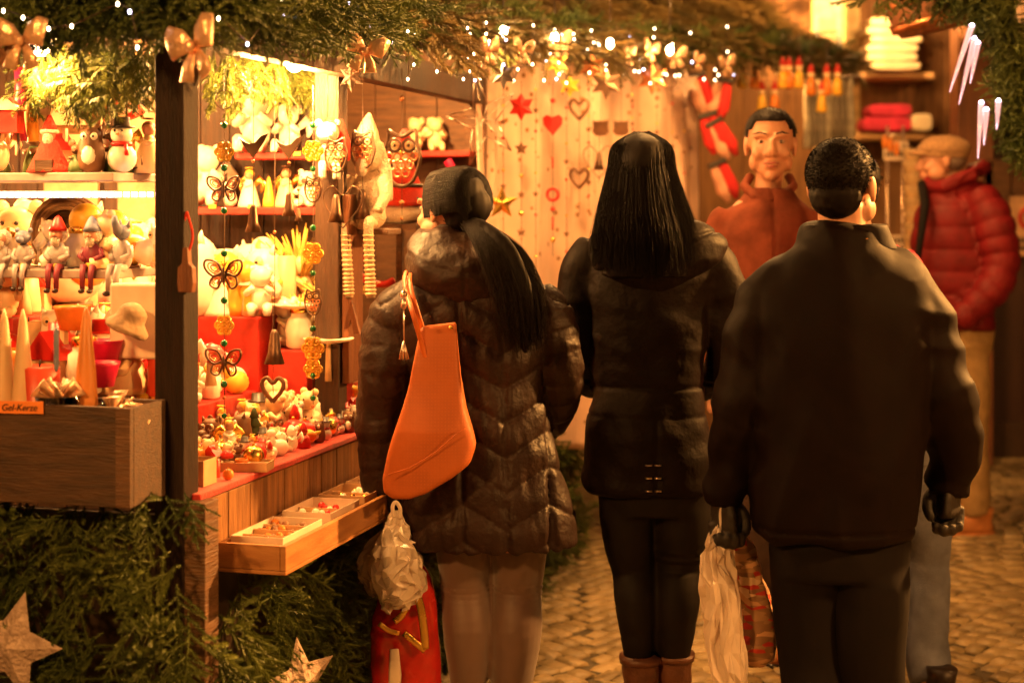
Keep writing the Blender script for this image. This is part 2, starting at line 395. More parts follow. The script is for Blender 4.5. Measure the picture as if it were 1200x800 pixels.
# inner walls: planks seen behind the goods
def planks(b, x0, x1, y0, y1, z0, z1, wd=.12, ax='x', seed=0):
    r = random.Random(seed); p = x0 if ax == 'x' else y0; e = x1 if ax == 'x' else y1
    while p < e-.01:
        q = min(e, p+wd*r.uniform(.85, 1.15)); o = r.uniform(0, .004)
        if ax == 'x': b.box(p, q-.004, y0-o, y1, z0, z1)
        else: b.box(x0-o, x1+o, p, q-.004, z0, z1)
        p = q
part('wall', lambda b: planks(b, -2.25, -.19, 1.5, 1.52, 0, 2.4, seed=1), wood_dark, bevel=0)
part('wall', lambda b: planks(b, -1.2, -.085, 2.50, 2.52, 0, 2.4, seed=2), wood_mid, bevel=0)
part('wall', lambda b: planks(b, -2.29, -2.26, 0, 1.5, 0, 2.4, ax='y', seed=3), wood_dark, bevel=0)
part('ceiling', lambda b: planks(b, -2.25, -.0, .09, 2.6, 2.40, 2.42, seed=4), wood_mid, bevel=0)
part('wall_panel', lambda b: b.box(-.98, -.78, 1.478, 1.494, 1.18, 2.05), beige_board)
part('wall_panel', lambda b: b.box(-1.25, -1.05, 1.476, 1.493, 1.05, 2.05), beige_board)
# red-edged shelves
for (ua, ub, v, th) in ((275, 392, 180, .018), (214, 392, 243, .022)):
    a, c = at_s(ua, v, 1.34), at_s(ub, v, 1.34); i = STM.inverted(); a, c = i @ a, i @ c
    part('shelf', lambda b: b.box(a.x, c.x, 1.34, 1.476, a.z-th, a.z), red_board)
a = STM.inverted() @ at_s(432, 178, 2.36); c = STM.inverted() @ at_s(552, 178, 2.36)
part('shelf', lambda b: b.box(a.x, c.x, 2.34, 2.494, a.z-.02, a.z), red_board)
# left window shelves
SE = (STM.inverted() @ at_s(188, 300, .46)).x
ZA = at_s(90, 316, .22).z; ZB = at_s(90, 202, .22).z
for z, y0 in ((ZA, .22), (ZB, .22)):
    sh = part('shelf', lambda b: b.box(-2.2, SE, y0, y0+.24, z-.022, z), shelf_paint)
st_ = part('light_strip', lambda b: b.box(-2.2, SE, .225, .238, ZB-.062, ZB-.045), paper_w, bevel=0)
b = MB()
for i in range(100): b.box(-2.18+i*.021, -2.18+i*.021+.013, .219, .2245, ZB-.06, ZB-.048)
b.build('light_diode', led_m, st_)
part('shelf', lambda b: b.box(-2.2, SE, .1, .46, 1.03, 1.05), wood_mid)
# eave board and the roof's slope with its fir thatch
def roofpts(n=30):
    """eave line (u, v, depth): edge of the roof running down the lane"""
    K = [(-120, 28, 3.60), (0, 28, 3.55), (120, 28, 3.50), (225, 25, 3.47), (320, 28, 3.72), (420, 40, 4.35), (520, 45, 5.1), (620, 52, 6.0), (720, 58, 6.9), (850, 62, 8.0), (930, 72, 9.0), (1000, 82, 9.6)]
    return [tuple(at_Y(p[0], p[1], p[2])) for p in crom(K, 6)]
EV = roofpts()
out = STM.to_3x3() @ Vector((1,0,0))
b = MB(); b.sm = False
n = len(EV)
for i in range(30, n-1):
    p, q = Vector(EV[i]), Vector(EV[i+1]); u_ = -out*1.5+Vector((0,0,1.05))
    for s_ in (0,): b.add([p, q, q+u_, p+u_, p+Vector((0,0,.03)), q+Vector((0,0,.03)), q+u_+Vector((0,0,.03)), p+u_+Vector((0,0,.03))], [(0,1,2,3),(7,6,5,4),(0,4,5,1)])
o = b.build('roof', wood_dark, stall); o.matrix_parent_inverse = STM.inverted()
b = MB(); b.sm = False
for i in range(0, n-1):
    p, q = Vector(EV[i]), Vector(EV[i+1]); h_ = Vector((0,0,.10)); d_ = (q-p).normalized(); o_ = Vector((0,0,1)).cross(d_)*.02
    b.add([p+o_, q+o_, q+o_+h_, p+o_+h_, p+o_*2, q+o_*2, q+o_*2+h_, p+o_*2+h_], [(0,1,2,3),(7,6,5,4),(0,4,5,1),(3,2,6,7)])
o = b.build('eave_board', wood_red, stall); o.matrix_parent_inverse = STM.inverted()
r = random.Random(11); pl = []
for i in range(900):
    k = r.uniform(33, n-2); p = Vector(EV[int(k)]).lerp(Vector(EV[int(k)+1]), k % 1); f = r.random()**1.3*.95
    p = p+(-out*1.5+Vector((0,0,1.05)))*f+Vector((0,0,.09))-out*.04
    d = out*r.uniform(.6, 1.0)+Vector((0,0,-1))*r.uniform(.3, .8)+Vector((SA, CA, 0))*r.uniform(-.6, .9)
    pl.append(dirm(p, d, r.uniform(-.5, .5), r.uniform(.7, 1.2)))
tag(scatter('roof_fir_thatch', pl, BR, fir_roof, seed=5), 'dry brownish fir branches laid over the sloping stall roof', 'fir branches', kind='stuff')

# garland along the eave
garl = thing('fir_garland', 'long dark fir garland with bows and tiny lights along the stall eave', 'garland', EV[20])
pl = []
for i in range(1500):
    k = r.uniform(0, n-2); p = Vector(EV[int(k)]).lerp(Vector(EV[int(k)+1]), k % 1); dd = (Vector(EV[int(k)+1])-Vector(EV[int(k)])).normalized()
    o_ = Vector((0,0,1)).cross(dd)*-1
    if o_.dot(Vector((0,-1,0))+out) < 0: o_ = -o_
    p = p+Vector((0,0,r.uniform(-.015, .12)))+o_*r.uniform(-.02, .05)
    d = dd*r.uniform(-1, 1)+o_*r.uniform(-.1, .6)+Vector((0,0,-1))*r.uniform(-.35, .75)
    pl.append(dirm(p, d, r.uniform(-1, 1), r.uniform(.38, .6)))
f_ = scatter('foliage', pl, BRS, fir_dark, seed=6); f_.parent = garl; f_.matrix_parent_inverse = Matrix.Translation(EV[20]).inverted()
# hanging sprigs inside, lit by the stall's lamps
for (cx, wd, cnt, Yd, lab) in ((110, 130, 70, 4.0, 'lit yellow-green fir fringe hanging over the shelf of wooden figures'), (315, 130, 44, 4.2, 'row of lit yellow-green fir twigs hanging in the open window')):
    pl = []
    for i in range(cnt):
        u = cx+wd*(r.random()-.5)*1.1; p = at_Y(u, 52+r.uniform(-10, 10), Yd+r.uniform(-.15, .15)) if cx < 200 else at_t(u, 66+r.uniform(-8, 6), .22+r.uniform(0, .1))
        pl.append(dirm(p, (r.uniform(-.5, .5), r.uniform(-.3, .3), -1), r.uniform(-1.5, 1.5), r.uniform(.55, .95)))
    tag(scatter('fir_fringe', pl, BRS, MATS['fir_lit'] if 'fir_lit' in MATS else mat('fir_lit', (.07,.10,.015), .5, nscale=8, col2=(.17,.18,.03)), seed=8), lab, 'fir twigs', kind='stuff')

# ------------------------------------------------------------------ stall lamps (hang from the ceiling inside)
def lamp(loc, power, label, r_=.035, zt=2.40, col=WARM, group='warm lamps hanging inside the stall', shade=True):
    t = thing('hanging_lamp', label, 'lamp', loc, 0, group)
    if shade: MB().lathe([(.012,.09),(.014,.06),(.05,.05),(.085,.005),(.082,.004),(.045,.045),(.0,.05)], 20).build('lamp_shade', bronze_m, t)
    MB().tube([(0,0,.09),(0,0,zt-loc[2])], .003, 6).build('cord', dark_c, t)
    MB().ell((0,0,.005), (.028,.028,.036) if shade else (.014,.014,.02)).build('bulb', lamp_m, t)
    ld = bpy.data.lights.new('bulb_light', 'POINT'); ld.energy = power; ld.color = col; ld.shadow_soft_size = r_
    lo = bpy.data.objects.new('bulb_light', ld); C.objects.link(lo); lo.parent = t; lo.location = (0,0,-.06)
    return t
lamp(at_t(345, 72, .12), 50, 'warm bulb lamp glowing under the beam over the tiers of white figures')
lamp(W(.95, .75, 2.02), 34, 'warm lamp near the back shelves of cherubs')
lamp(W(.10, .42, 1.88), 24, 'warm lamp above the wooden figures in the left window')
lamp(W(.08, .85, 1.88), 32, 'warm lamp at the far left of the window')
lamp(W(.62, .12, 1.93), 24, 'warm lamp close to the second post under the beam')
lamp(W(.70, 1.3, 1.48), 45, 'warm lamp behind the shelf of sitting figures')
lamp(W(1.75, .16, 2.08), 60, 'warm lamp above the white dolls in the second window')
# ------------------------------------------------------------------ the rest of the lane
# curtain closing the far bay
A_, B_ = Vector((-.13, 5.92, 0)), Vector((.90, 7.95, 0)); D_ = (B_-A_); N_ = Vector((D_.y, -D_.x, 0)).normalized()
V = []; Fc = []; nu, nv = 240, 50
for i in range(nu+1):
    for j in range(nv+1):
        f = i/nu; g_ = j/nv; z = .47+.05*math.sin(f*7)*(1-g_)+(2.15-.47)*g_
        w_ = .035*math.sin(f*34+1.2*math.sin(f*9))*(1-.35*g_)+.012*math.sin(f*90+g_*3)+.01*math.sin(g_*5+f*11)
        V.append(tuple(A_+D_*f+N_*w_+Vector((0,0,z))))
for i in range(nu):
    for j in range(nv): a = i*(nv+1)+j; Fc.append((a, a+nv+1, a+nv+2, a+1))
cur_m = mat('curtain', (.78,.52,.38), .8, nscale=5, var=.1, bump=.2, bscale=120)
n_ = cur_m.node_tree.nodes; l_ = cur_m.node_tree.links
vo = n_.new('ShaderNodeTexVoronoi'); vo.inputs['Scale'].default_value = 17; l_.new(n_['Texture Coordinate'].outputs['Object'], vo.inputs['Vector'])
lt = n_.new('ShaderNodeMath'); lt.operation = 'LESS_THAN'; lt.inputs[1].default_value = .16; l_.new(vo.outputs['Distance'], lt.inputs[0])
mx = n_.new('ShaderNodeMix'); mx.data_type = 'RGBA'; l_.new(lt.outputs[0], mx.inputs[0]); l_.new(n_['Color Ramp'].outputs[0], mx.inputs[6]); mx.inputs[7].default_value = (.30,.13,.04,1); l_.new(mx.outputs[2], n_['Principled BSDF'].inputs['Base Color'])
o = np_obj('curtain', V, Fc, cur_m, smooth=True); so = o.modifiers.new('thick', 'SOLIDIFY'); so.thickness = .003
tag(o, 'pale patterned curtain closing the far bay of the stall', 'curtain')
def on_curtain(u, v, off=.06):
    k = (u-600)/F; Q = A_+N_*off; Y = (Q.dot(N_))/(k*N_.x+N_.y); return Vector((k*Y, Y, HC-(v-HZ)/F*Y))
RC = math.atan2(D_.y, D_.x)

for q_, l_ in (((.62, 5.5, 2.75), 'added lamp above the view over the lane in front of the long-haired woman'), ((1.25, 6.9, 2.95), 'added lamp above the view over the lane before the mittens'), ((.1, 4.6, 2.75), 'added lamp above the view over the stall corner')):
    lamp(q_, 75 if q_[1] > 5 else 22, l_, .08, 3.4, WARM, 'added lamps above the view over the lane')  # lamps added above the view, mainly for even light on the curtain
# far stall on the same side: dark back wall, goods
st2 = thing('market_stall', 'far stall with grey scarves, red mittens and white towels on shelves', 'market stall', (2.2, 10.2, 0))
def part2(name, fn, m, p=st2, bevel=.004):
    b = MB(); fn(b); return b.build(name, m, p, bevel=bevel)
wood_warm = mat('wood_warm', (.16,.075,.03), .6, nscale=6, bump=.3, stretch=(6,6,.6), col2=(.30,.15,.06))
part2('wall', lambda b: planks(b, -1.6, 1.2, .3, .33, 0, 3.0, .16, seed=7), wood_warm, bevel=0)
part2('wall', lambda b: b.box(-.25, .05, .27, .296, 1.3, 3.0), mat('cream_wall', (.62,.48,.25), .7))
part2('post', lambda b: b.box(.36, .56, -.9, -.72, 0, 2.9), wood_red)
def X2(u, Y): return (u-600)/F*Y-2.2
zs = [at_Y(1050, 86, 10.15).z, at_Y(1050, 157, 10.15).z]
for z in zs: part2('shelf', lambda b: b.box(X2(1003,10.1), X2(1095,10.1), -.1, .29, z-.035, z), wood_pale)
part2('roof', lambda b: b.box(-1.7, 1.3, -.6, .4, 3.0, 3.05), wood_dark)
tw = mat('white_towel', (.78,.68,.5), .9, bump=.6, bscale=120, var=.06); pk = mat('pink_towel', (.5,.03,.08), .9, bump=.6, bscale=120)
grey_cl = mat('grey_wool', (.22,.19,.15), .9, bump=.6, bscale=80)
def folded(u0, u1, v0, v1, Y, m, label, group=None, rows=1):
    for i in range(rows):
        a = at_Y(u0, v1-(v1-v0)*i/rows, Y); c = at_Y(u1, v1-(v1-v0)*(i+1)/rows, Y); rr = random.Random(u0+i); j = rr.uniform(-.03, .03)
        b = MB(); h_ = (c.z-a.z); w_ = (c.x-a.x)
        pr = [(-w_/2+j, .01), (-w_/2+j-.01, h_*.5), (-w_/2+j+.01, h_*.97), (0, h_*1.0), (w_/2+j-.01, h_*.95), (w_/2+j, h_*.5), (w_/2+j-.01, .01), (0, 0)]
        b.prism([(x, z) for x, z in pr], -.12, .1)
        o = b.build('folded_towel', m, None, ((a.x+c.x)/2, Y+.05, a.z), 0, bevel=.012); tag(o, label if rows == 1 else label+', %s from the bottom' % ORD[i], 'towel', group)
folded(1018, 1078, 22, 84, 10.1, tw, 'thick white towel in the stack on the upper far shelf', 'stack of white towels on the upper far shelf', 6)
folded(1012, 1068, 138, 155, 10.1, pk, 'lower dark pink towel on the far shelf', None)
folded(1022, 1070, 123, 138, 10.1, pk, 'upper dark pink towel folded on another on the far shelf', None)
folded(1070, 1092, 134, 155, 10.05, tw, 'small white towel roll beside the pink towels', None)
# grey scarves
for i in range(7):
    p = at_Y(946+i*8.5, 92, 9.0); L = (at_Y(950, 175+random.uniform(-6, 8), 9.0).z-p.z); b = MB()
    pts = [(0, 0, L), (.004, .01, L*.6), (-.003, .005, L*.3), (0, 0, 0)]
    b.tube(pts, [.024, .022, .02, .012], 10, flat=.7)
    tag(b.build('scarf', grey_cl if i % 3 else mat('grey_wool_pale%d' % i, (.4,.36,.28), .9, bump=.5), None, p), 'grey woollen scarf hanging at the far stall, %s from the left of seven' % ORD[i], 'scarf', 'row of grey scarves hanging at the far stall')
rail = MB().tube([at_Y(936, 91, 9.0), at_Y(1010, 91, 9.0)], .008, 8).build('rail', bronze_m, st2); rail.matrix_parent_inverse = Matrix.Translation((2.2,10.2,0)).inverted()
# framed picture above
p = at_Y(970, 62, 9.6); t = thing('picture_frame', 'pale blue picture in a bright frame high above the scarves', 'picture', p)
b = MB(); b.box(-.085, .085, -.01, .01, 0, .36); b.build('panel', mat('pale_blue', (.42,.5,.6), .6), t)
b = MB(); b.box(-.1, -.085, -.02, .02, -.01, .37); b.box(.085, .1, -.02, .02, -.01, .37); b.box(-.085, .085, -.02, .02, -.01, .003); b.build('frame', mat('cream_frame', (.75,.6,.3), .5), t)
b = MB(); b.box(-.05, .05, -.014, -.0105, .05, .2); b.build('print', paper_w, t)
# rack with white price signs
p = at_Y(1046, 0, 9.3); p.z = 0; t = thing('sign_rack', 'chrome rack with small white price signs beside the shelves', 'display rack', p)
b = MB()
for x in (-.03, .06): b.tube([(x, 0, 0), (x, 0, 1.95)], .008, 8)
for z in (.6, 1.2, 1.9): b.tube([(-.03, 0, z), (.06, 0, z)], .006, 6)
b.build('frame', silver_m, t)
for z in (at_Y(1046, 188, 9.3).z, at_Y(1046, 298, 9.3).z):
    k = MB().box(-.055, .085, -.02, -.012, z, z+.11).build('sign', paper_w, t)
    b = MB()
    for r_ in range(2):
        for i in range(6):
            if random.random() < .85: b.box(-.045+i*.02, -.045+i*.02+.013, -.0235, -.0205, z+.02+r_*.045, z+.05+r_*.045)
    b.build('lettering', ink, k)
b = MB()
for i, x in enumerate((-.05, -.02, .015)): b.ell((x, -.03, 1.86-.02*i), (.018,.015,.04))
b.build('orange_tassel', orange_c, t)
# stack of white cups beside the rack
p = at_Y(1070, 0, 9.2); p.z = 0; t = thing('cup_tower', 'tall tower of stacked pale cups beside the sign rack', 'cups', p)
b = MB()
for i in range(26): b.lathe([(.04, i*.07),(.062, i*.07+.06),(.066, i*.07+.064),(.045, i*.07+.066)], 16)
b.build('stacked_cup', cream_c, t)
# dark hut at the right
hut = thing('wooden_hut', 'dark brown wooden hut at the right edge behind the capped man', 'hut', (2.95, 9.6, 0))
part2('wall', lambda b: planks(b, -.12, 3.0, 0, .05, 0, 2.9, .2, seed=9), mat('hut_wood', (.035,.012,.008), .5, nscale=5, stretch=(5,5,.5), col2=(.06,.022,.013), bump=.3), hut, 0)
part2('ledge', lambda b: b.box(-.16, 3.0, -.35, 0, 1.50, 1.55), wood_mid, hut)
part2('skirting', lambda b: b.box(-.14, 3.0, -.04, -.002, .0, .22), wood_dark, hut)
part2('roof', lambda b: b.box(-.3, 3.2, -.7, .3, 2.9, 2.95), wood_dark, hut)
for (u0, u1, v0, v1, lab) in ((1145, 1178, 166, 206, 'small dark wooden box on the hut ledge, left one'), (1180, 1215, 166, 206, 'small dark wooden box on the hut ledge, at the frame edge')):
    a = at_Y(u0, v1, 9.4); c = at_Y(u1, v0, 9.4); z0 = 1.551
    b = MB(); w_ = c.x-a.x; b.box(0, w_, 0, .18, 0, .012); b.box(0, .012, 0, .18, .012, .2); b.box(w_-.012, w_, 0, .18, .012, .2); b.box(.012, w_-.012, 0, .012, .012, .2); b.box(.012, w_-.012, .168, .18, .012, .2); b.box(-.004, w_+.004, -.004, .184, .2, .212)
    tag(b.build('wooden_box', wood_mid, None, (a.x, 9.3, z0), 0, .003), lab, 'box')
p = at_Y(1184, 300, 9.2); t = thing('hut_sign', 'cream sign with a red ring and dark letters on the hut', 'sign', p)
MB().box(0, .2, 0, .02, 0, .34).build('board', beige_board, t, bevel=.003)
b = MB(); b.torus((.115, -.006, .215), .062, .012); b.build('red_ring', red_c, t)
b = MB()
for r_ in range(2):
    for i in range(7): b.box(.02+i*.025, .036+i*.025, -.006, -.001, .03+r_*.045, .058+r_*.045)
b.build('lettering', ink, t)
# hanging barrel lamp at the top right
p = at_Y(1091, 12, 6.4); t = thing('hanging_barrel', 'dark wooden half barrel hanging above the capped man', 'barrel', p)
b = MB().at(RY(R(-12))); b.lathe([(.0,-.085),(.135,-.085),(.16,-.04),(.168,.02),(.16,.12),(.14,.2)], 28); b.build('body', wood_red, t)
b = MB().at(RY(R(-12))); b.lathe([(.158,-.062),(.166,-.03),(.172,-.03),(.164,-.065)], 28); b.lathe([(.169,.03),(.17,.06),(.175,.06),(.174,.03)], 28); b.build('hoop', copper_m, t)
MB().tube([(0,0,.2),(0,0,1.0)], .006, 6).build('rope', brown_c, t)
# right-hand eave with garland and icicle lights
p = at_Y(1235, 0, 5.6); eave = thing('side_stall', 'stall at the right edge carrying a fir garland', 'market stall', (p.x+.35, 5.6, 0))
part2('beam', lambda b: b.box(-.55, .6, 0, .08, 2.28, 2.38), wood_dark, eave); part2('post', lambda b: b.box(.3, .4, 0, .1, 0, 2.28), wood_dark, eave)
part2('roof', lambda b: b.box(-.6, 2.0, -.2, 2.4, 2.60, 2.66), wood_dark, eave)
r = random.Random(21); pl = []
gp = [(1125, -20), (1165, 15), (1185, 60), (1192, 110), (1200, 150), (1212, 180)]
gpp = crom([tuple(at_Y(u, v, 5.6)) for u, v in gp], 6)
for i in range(330):
    k = r.uniform(0, len(gpp)-1.01); p = Vector(gpp[int(k)]).lerp(Vector(gpp[int(k)+1]), k % 1)+Vector((r.uniform(-.03,.05), r.uniform(-.05,.05), r.uniform(-.03,.03)))
    pl.append(dirm(p, (r.uniform(-.8, .8), r.uniform(-.8, .4), r.uniform(-1, .3)), r.uniform(-1, 1), r.uniform(.4, .75)))
pl += [dirm(at_Y(1095+r.uniform(-95, 30), r.uniform(-12, -2), 5.6), (r.uniform(-1,.2), r.uniform(-.5,.5), r.uniform(-.6,.1)), 0, r.uniform(.4,.6)) for i in range(26)]
tag(scatter('fir_garland', pl, BRS, fir_dark, seed=3), 'thick fir garland hanging down the right edge of the picture', 'garland')
ice = mat('icicle_tube', (.75,.55,.6), .1, trans=.75, emit=(.85,.45,.42), estr=.35); 
for k, (u, v, u2, v2) in enumerate([(1139, 30, 1113, 108), (1142, 45, 1124, 122), (1146, 50, 1137, 98), (1150, 120, 1146, 186), (1156, 128, 1153, 170), (1170, 118, 1168, 152)]):
    a = at_Y(u, v, 5.45); c = at_Y(u2, v2, 5.45); t = thing('icicle_light', ['pink-white icicle light slanting far left, longest', 'icicle light just right of the slanting one', 'short icicle light in the upper cluster', 'long icicle light hanging lowest', 'short icicle light beside the lowest one', 'short icicle light against the right garland'][k], 'icicle light', a, 0, 'icicle lights on the right garland')
    d = c-a; MB().tube([(0,0,0), tuple(d*.5), tuple(d)], [.010, .007, .002], 10).build('tube', ice, t); MB().ell((0,0,0), .007).build('bulb', bulb_b, t)
# added lamp posts, out of view: they light the paving, fir and walkers
def lantern(loc, power, label):
    t = thing('added_lamp_post', label, 'added lamp', (loc[0], loc[1], 0), 0, 'added lamp posts out of view along the lane')
    MB().lathe([(.09,0),(.09,.06),(.05,.12),(.035,.2),(.03,loc[2]-.2),(.05,loc[2]-.16)], 16).build('pole', bronze_m, t)
    b = MB().lathe([(.16,loc[2]+.16),(.12,loc[2]+.24),(.02,loc[2]+.32)], 6); b.build('cap', bronze_m, t)
    b = MB()
    for i in range(6): a = i*PI/3; b.tube([(.05*math.cos(a), .05*math.sin(a), loc[2]-.16), (.15*math.cos(a), .15*math.sin(a), loc[2]+.16)], .006, 6)
    b.build('cage', bronze_m, t); MB().ell((0,0,loc[2]), .05).build('bulb', lamp_m, t)
    ld = bpy.data.lights.new('bulb_light', 'POINT'); ld.energy = power; ld.color = WARM2; ld.shadow_soft_size = .12
    lo = bpy.data.objects.new('bulb_light', ld); C.objects.link(lo); lo.parent = t; lo.location = (0,0,loc[2]-.1)
lantern((3.9, 5.6, 3.1), 4300, 'added lamp post right of the lane near the hut')  # stands in for the light of unseen stalls on the right
lantern((2.7, 2.3, 2.4), 330, 'added lamp post right of the lane beside the nearest man')
lantern((-1.7, .9, 2.6), 340, 'added lamp post left of the viewer near the crate')  # added to brighten the fir front, bark star and crate
lantern((1.2, -1.2, 3.2), 45, 'added lamp post right of the lane behind the viewer')
def shop_lamp(loc, power, label, col=WARM, zt=3.0): lamp(loc, power, label, .05, zt, col, 'warm lamps in the far stall')
shop_lamp((2.25, 9.6, 2.8), 26, 'lamp above the white towels in the far stall')
shop_lamp((1.45, 9.0, 2.42), 70, 'lamp above the red mittens in the far stall', WARM2)
for u_, l_ in ((590, 'added lamp under the eave at the left edge of the curtain'), (650, 'added lamp under the eave over the red heart string'), (715, 'added lamp under the eave over the owl shapes'), (785, 'added lamp under the eave at the right edge of the curtain')):
    p = on_curtain(u_, 40, .33); p.z = 2.10+.05*(p.y-6); lamp(p, 5, l_, .05, 2.35, WARM, 'added lamps under the eave to light the curtain', False)  # small lamps added behind the garland to brighten the curtain
# ------------------------------------------------------------------ people
class Person:
    def __init__(s, name_label, u, Y, skinm=skin):
        s.Y = Y; s.o = Vector(((u-600)/F*Y, Y, 0)); s.skin = skinm
        s.root = thing('person', name_label, 'person', s.o)
    def P(s, u, v, dy=0):
        Y = s.Y+dy; return Vector(((u-600)/F*Y, Y, HC-(v-HZ)/F*Y))-s.o
    def limb(s, b, pts, n=16, k=6, flat=1.0):
        """pts: (u, v, dy, half width in photo pixels)"""
        q = []
        for u, v, dy, r in pts: p = s.P(u, v, dy); q.append((p.x, p.y, p.z, r*(s.Y+dy)/F))
        q = crom(q, k); b.tube([c[:3] for c in q], [max(.002, c[3]) for c in q], n, flat=flat); return [c[:3] for c in q]
    def torso(s, b, rows, n=36, k=5, p=2.3):
        """rows: (v, u_left, u_right, dy centre, half depth in metres)"""
        q = []
        for v, ul, ur, dy, ry in rows:
            a, c = s.P(ul, v, dy), s.P(ur, v, dy); q.append(((a.x+c.x)/2, dy, a.z, (c.x-a.x)/2, ry))
        b.rings([tuple(c) for c in crom(q, k)], n, p)
def hm(c, yaw, pitch=0, sc=1, roll=0):
    """head matrix: local +y is the way the face looks, yaw turns it to the left (+)"""
    return Matrix.Translation(c) @ RZ(yaw) @ RX(pitch) @ RY(roll) @ SC(sc)
def head_body(b, M, ears=True):
    """skull, jaw, nose, brow, lips, ears; head height .23, centre at the ears"""
    b.at(M)
    b.ell((0,-.015,.035), (.074,.094,.082), 20, 14); b.ell((0,.03,-.01), (.062,.062,.075), 18, 12)
    b.ell((0,.045,-.065), (.044,.042,.042), 14, 10); b.ell((0,.078,-.092), (.02,.016,.018), 10, 8)
    b.tube([(0,.086,.022),(0,.098,.005),(0,.112,-.018),(0,.104,-.028)], [.009,.011,.015,.013], 10)
    for s_ in (1,-1):
        b.ell((s_*.013,.1,-.023), (.010,.011,.008), 8, 6)
        b.tube([(s_*.012,.088,.034),(s_*.035,.084,.038),(s_*.055,.066,.032)], [.009,.009,.008], 8)
        b.ell((s_*.038,.062,-.022), (.024,.026,.022), 10, 8); b.ell((s_*.05,.03,-.05), (.02,.04,.03), 10, 8)
        if ears:
            b.ell((s_*.078,-.014,.004), (.009,.019,.030), 12, 10); b.ell((s_*.076,-.006,-.022), (.008,.009,.012), 8, 6)
    b.tube([(-.024,.088,-.053),(-.010,.098,-.049),(0,.098,-.051),(.010,.098,-.049),(.024,.088,-.053)], [.004,.006,.006,.006,.004], 8)
    b.tube([(-.020,.088,-.062),(0,.097,-.063),(.020,.088,-.062)], [.005,.008,.005], 8)
    b.at(Matrix.Identity(4))
def face_parts(root, M, brow=True):
    q = MB().at(M)
    for s_ in (1,-1):
        q = MB().at(M); q.m(eye_w).ell((s_*.031,.0745,.016), (.012,.010,.007), 12, 8); q.m(eye_d).ell((s_*.031,.0815,.016), (.0055,.004,.0055), 10, 6); q.build('eye', None, root)
    q = MB().at(M)
    q.tube([(-.024,.0925,-.0535),(-.010,.1025,-.050),(0,.1035,-.052),(.010,.1025,-.050),(.024,.0925,-.0535)], [.002,.0035,.0035,.0035,.002], 8); q.tube([(-.019,.0925,-.061),(0,.1035,-.062),(.019,.0925,-.061)], [.002,.0045,.002], 8)
    q.build('lips', lip_m, root)
    if brow:
        q = MB().at(M)
        for s_ in (1,-1):
            q = MB().at(M); q.tube([(s_*.014,.095,.040),(s_*.035,.0925,.046),(s_*.056,.073,.040)], [.002,.003,.0012], 6); q.build('eyebrow', hair_m, root)
def hand(b, M, side=1, curl=.9, sc=1.0, fat=1.0, thumb=.6):
    """hand hanging along local -z, palm facing +x*side (towards the thigh), curled by curl radians per joint"""
    b.at(M @ SC(sc))
    b.tube([(0,0,.03),(0,0,-.005),(0,.002,-.04),(0,.004,-.08),(0,.004,-.095)], [.026*fat,.03*fat,.040*fat,.041*fat,.034*fat], 12, flat=.42)
    for i, (y, ln) in enumerate(((.030,.074),(.010,.083),(-.010,.077),(-.028,.060))):
        p = Vector((0, y, -.088)); pts = [p+Vector((0,0,.02)), p.copy()]; a = 0
        for j, f in enumerate((.46,.32,.24)):
            a += curl*(.55+.25*j); p = p+Vector((side*math.sin(a), 0, -math.cos(a)))*ln*f; pts.append(p.copy())
        q = crom([(c.x, c.y, c.z) for c in pts], 3); nq = len(q); b.tube(q, [(.0098-.0026*k_/nq)*fat for k_ in range(nq)], 8); b.ell(q[-1], .0074*fat, 8, 6)
    pts = [(0,.022,-.02),(side*.012,.044,-.045),(side*.026,.050,-.072),(side*.036,.044,-.092)]
    q = crom(pts, 3); b.tube(q, [(.014-.005*k_/len(q))*fat for k_ in range(len(q))], 8); b.ell(q[-1], .009*fat, 8, 6)
    b.at(Matrix.Identity(4))
def shoe(b, x, y, yaw=0, L=.27, z=.0, sole=None, up=None):
    M = T(x, y, z) @ RZ(yaw); b.at(M)
    b.m(up or MATS['shoe_dark']); b.rings([(0,.045,.018,.046,.15),(0,.045,.045,.047,.148),(0,.02,.07,.044,.115),(0,-.03,.1,.042,.07),(0,-.05,.13,.044,.055)], 20)
    b.m(sole or dark_c); b.rings([(0,.045,0,.048,.152),(0,.045,.02,.05,.155)], 20); b.at(Matrix.Identity(4))
def strands(b, guides, n, rad, jit, seed=0, k=5, lenj=.12):
    """thin tapering hairs between neighbouring guide curves"""
    r = random.Random(seed); G = [crom(g, k) for g in guides]
    for i in range(n):
        f = r.uniform(0, len(G)-1.001); a, c, t = G[int(f)], G[int(f)+1], f % 1; m_ = min(len(a), len(c)); e = 1-r.random()*lenj
        off = np.array([r.gauss(0, jit) for _ in range(3)]); off2 = np.array([r.gauss(0, jit) for _ in range(3)])
        cnt = max(3, int(m_*e)); pts = [a[j]*(1-t)+c[j]*t+off*(.3+.7*j/m_)+off2*(j/m_)**2 for j in range(cnt)]
        b.tube(pts, [rad*(1-.75*j/cnt) for j in range(cnt)], 3, cap=False)
def armfield(co, path, rad):
    """distance to a polyline and arc length along it"""
    Pt = np.array(path); best = np.full(len(co), 1e9); arc = np.zeros(len(co)); L = 0
    for i in range(len(Pt)-1):
        a, d = Pt[i], Pt[i+1]-Pt[i]; l2 = d@d; t = np.clip(((co-a)@d)/l2, 0, 1); ds = np.linalg.norm(co-(a+t[:, None]*d), axis=1)
        m_ = ds < best; best = np.where(m_, ds, best); arc = np.where(m_, L+t*math.sqrt(l2), arc); L += math.sqrt(l2)
    return best, arc
def cloth(name, col, rough=.45, **k): return mat(name, col, rough, bump=k.pop('bump', .25), bscale=k.pop('bscale', 45), var=.2, **k)
mat('shoe_dark', (.02,.012,.01), .45)
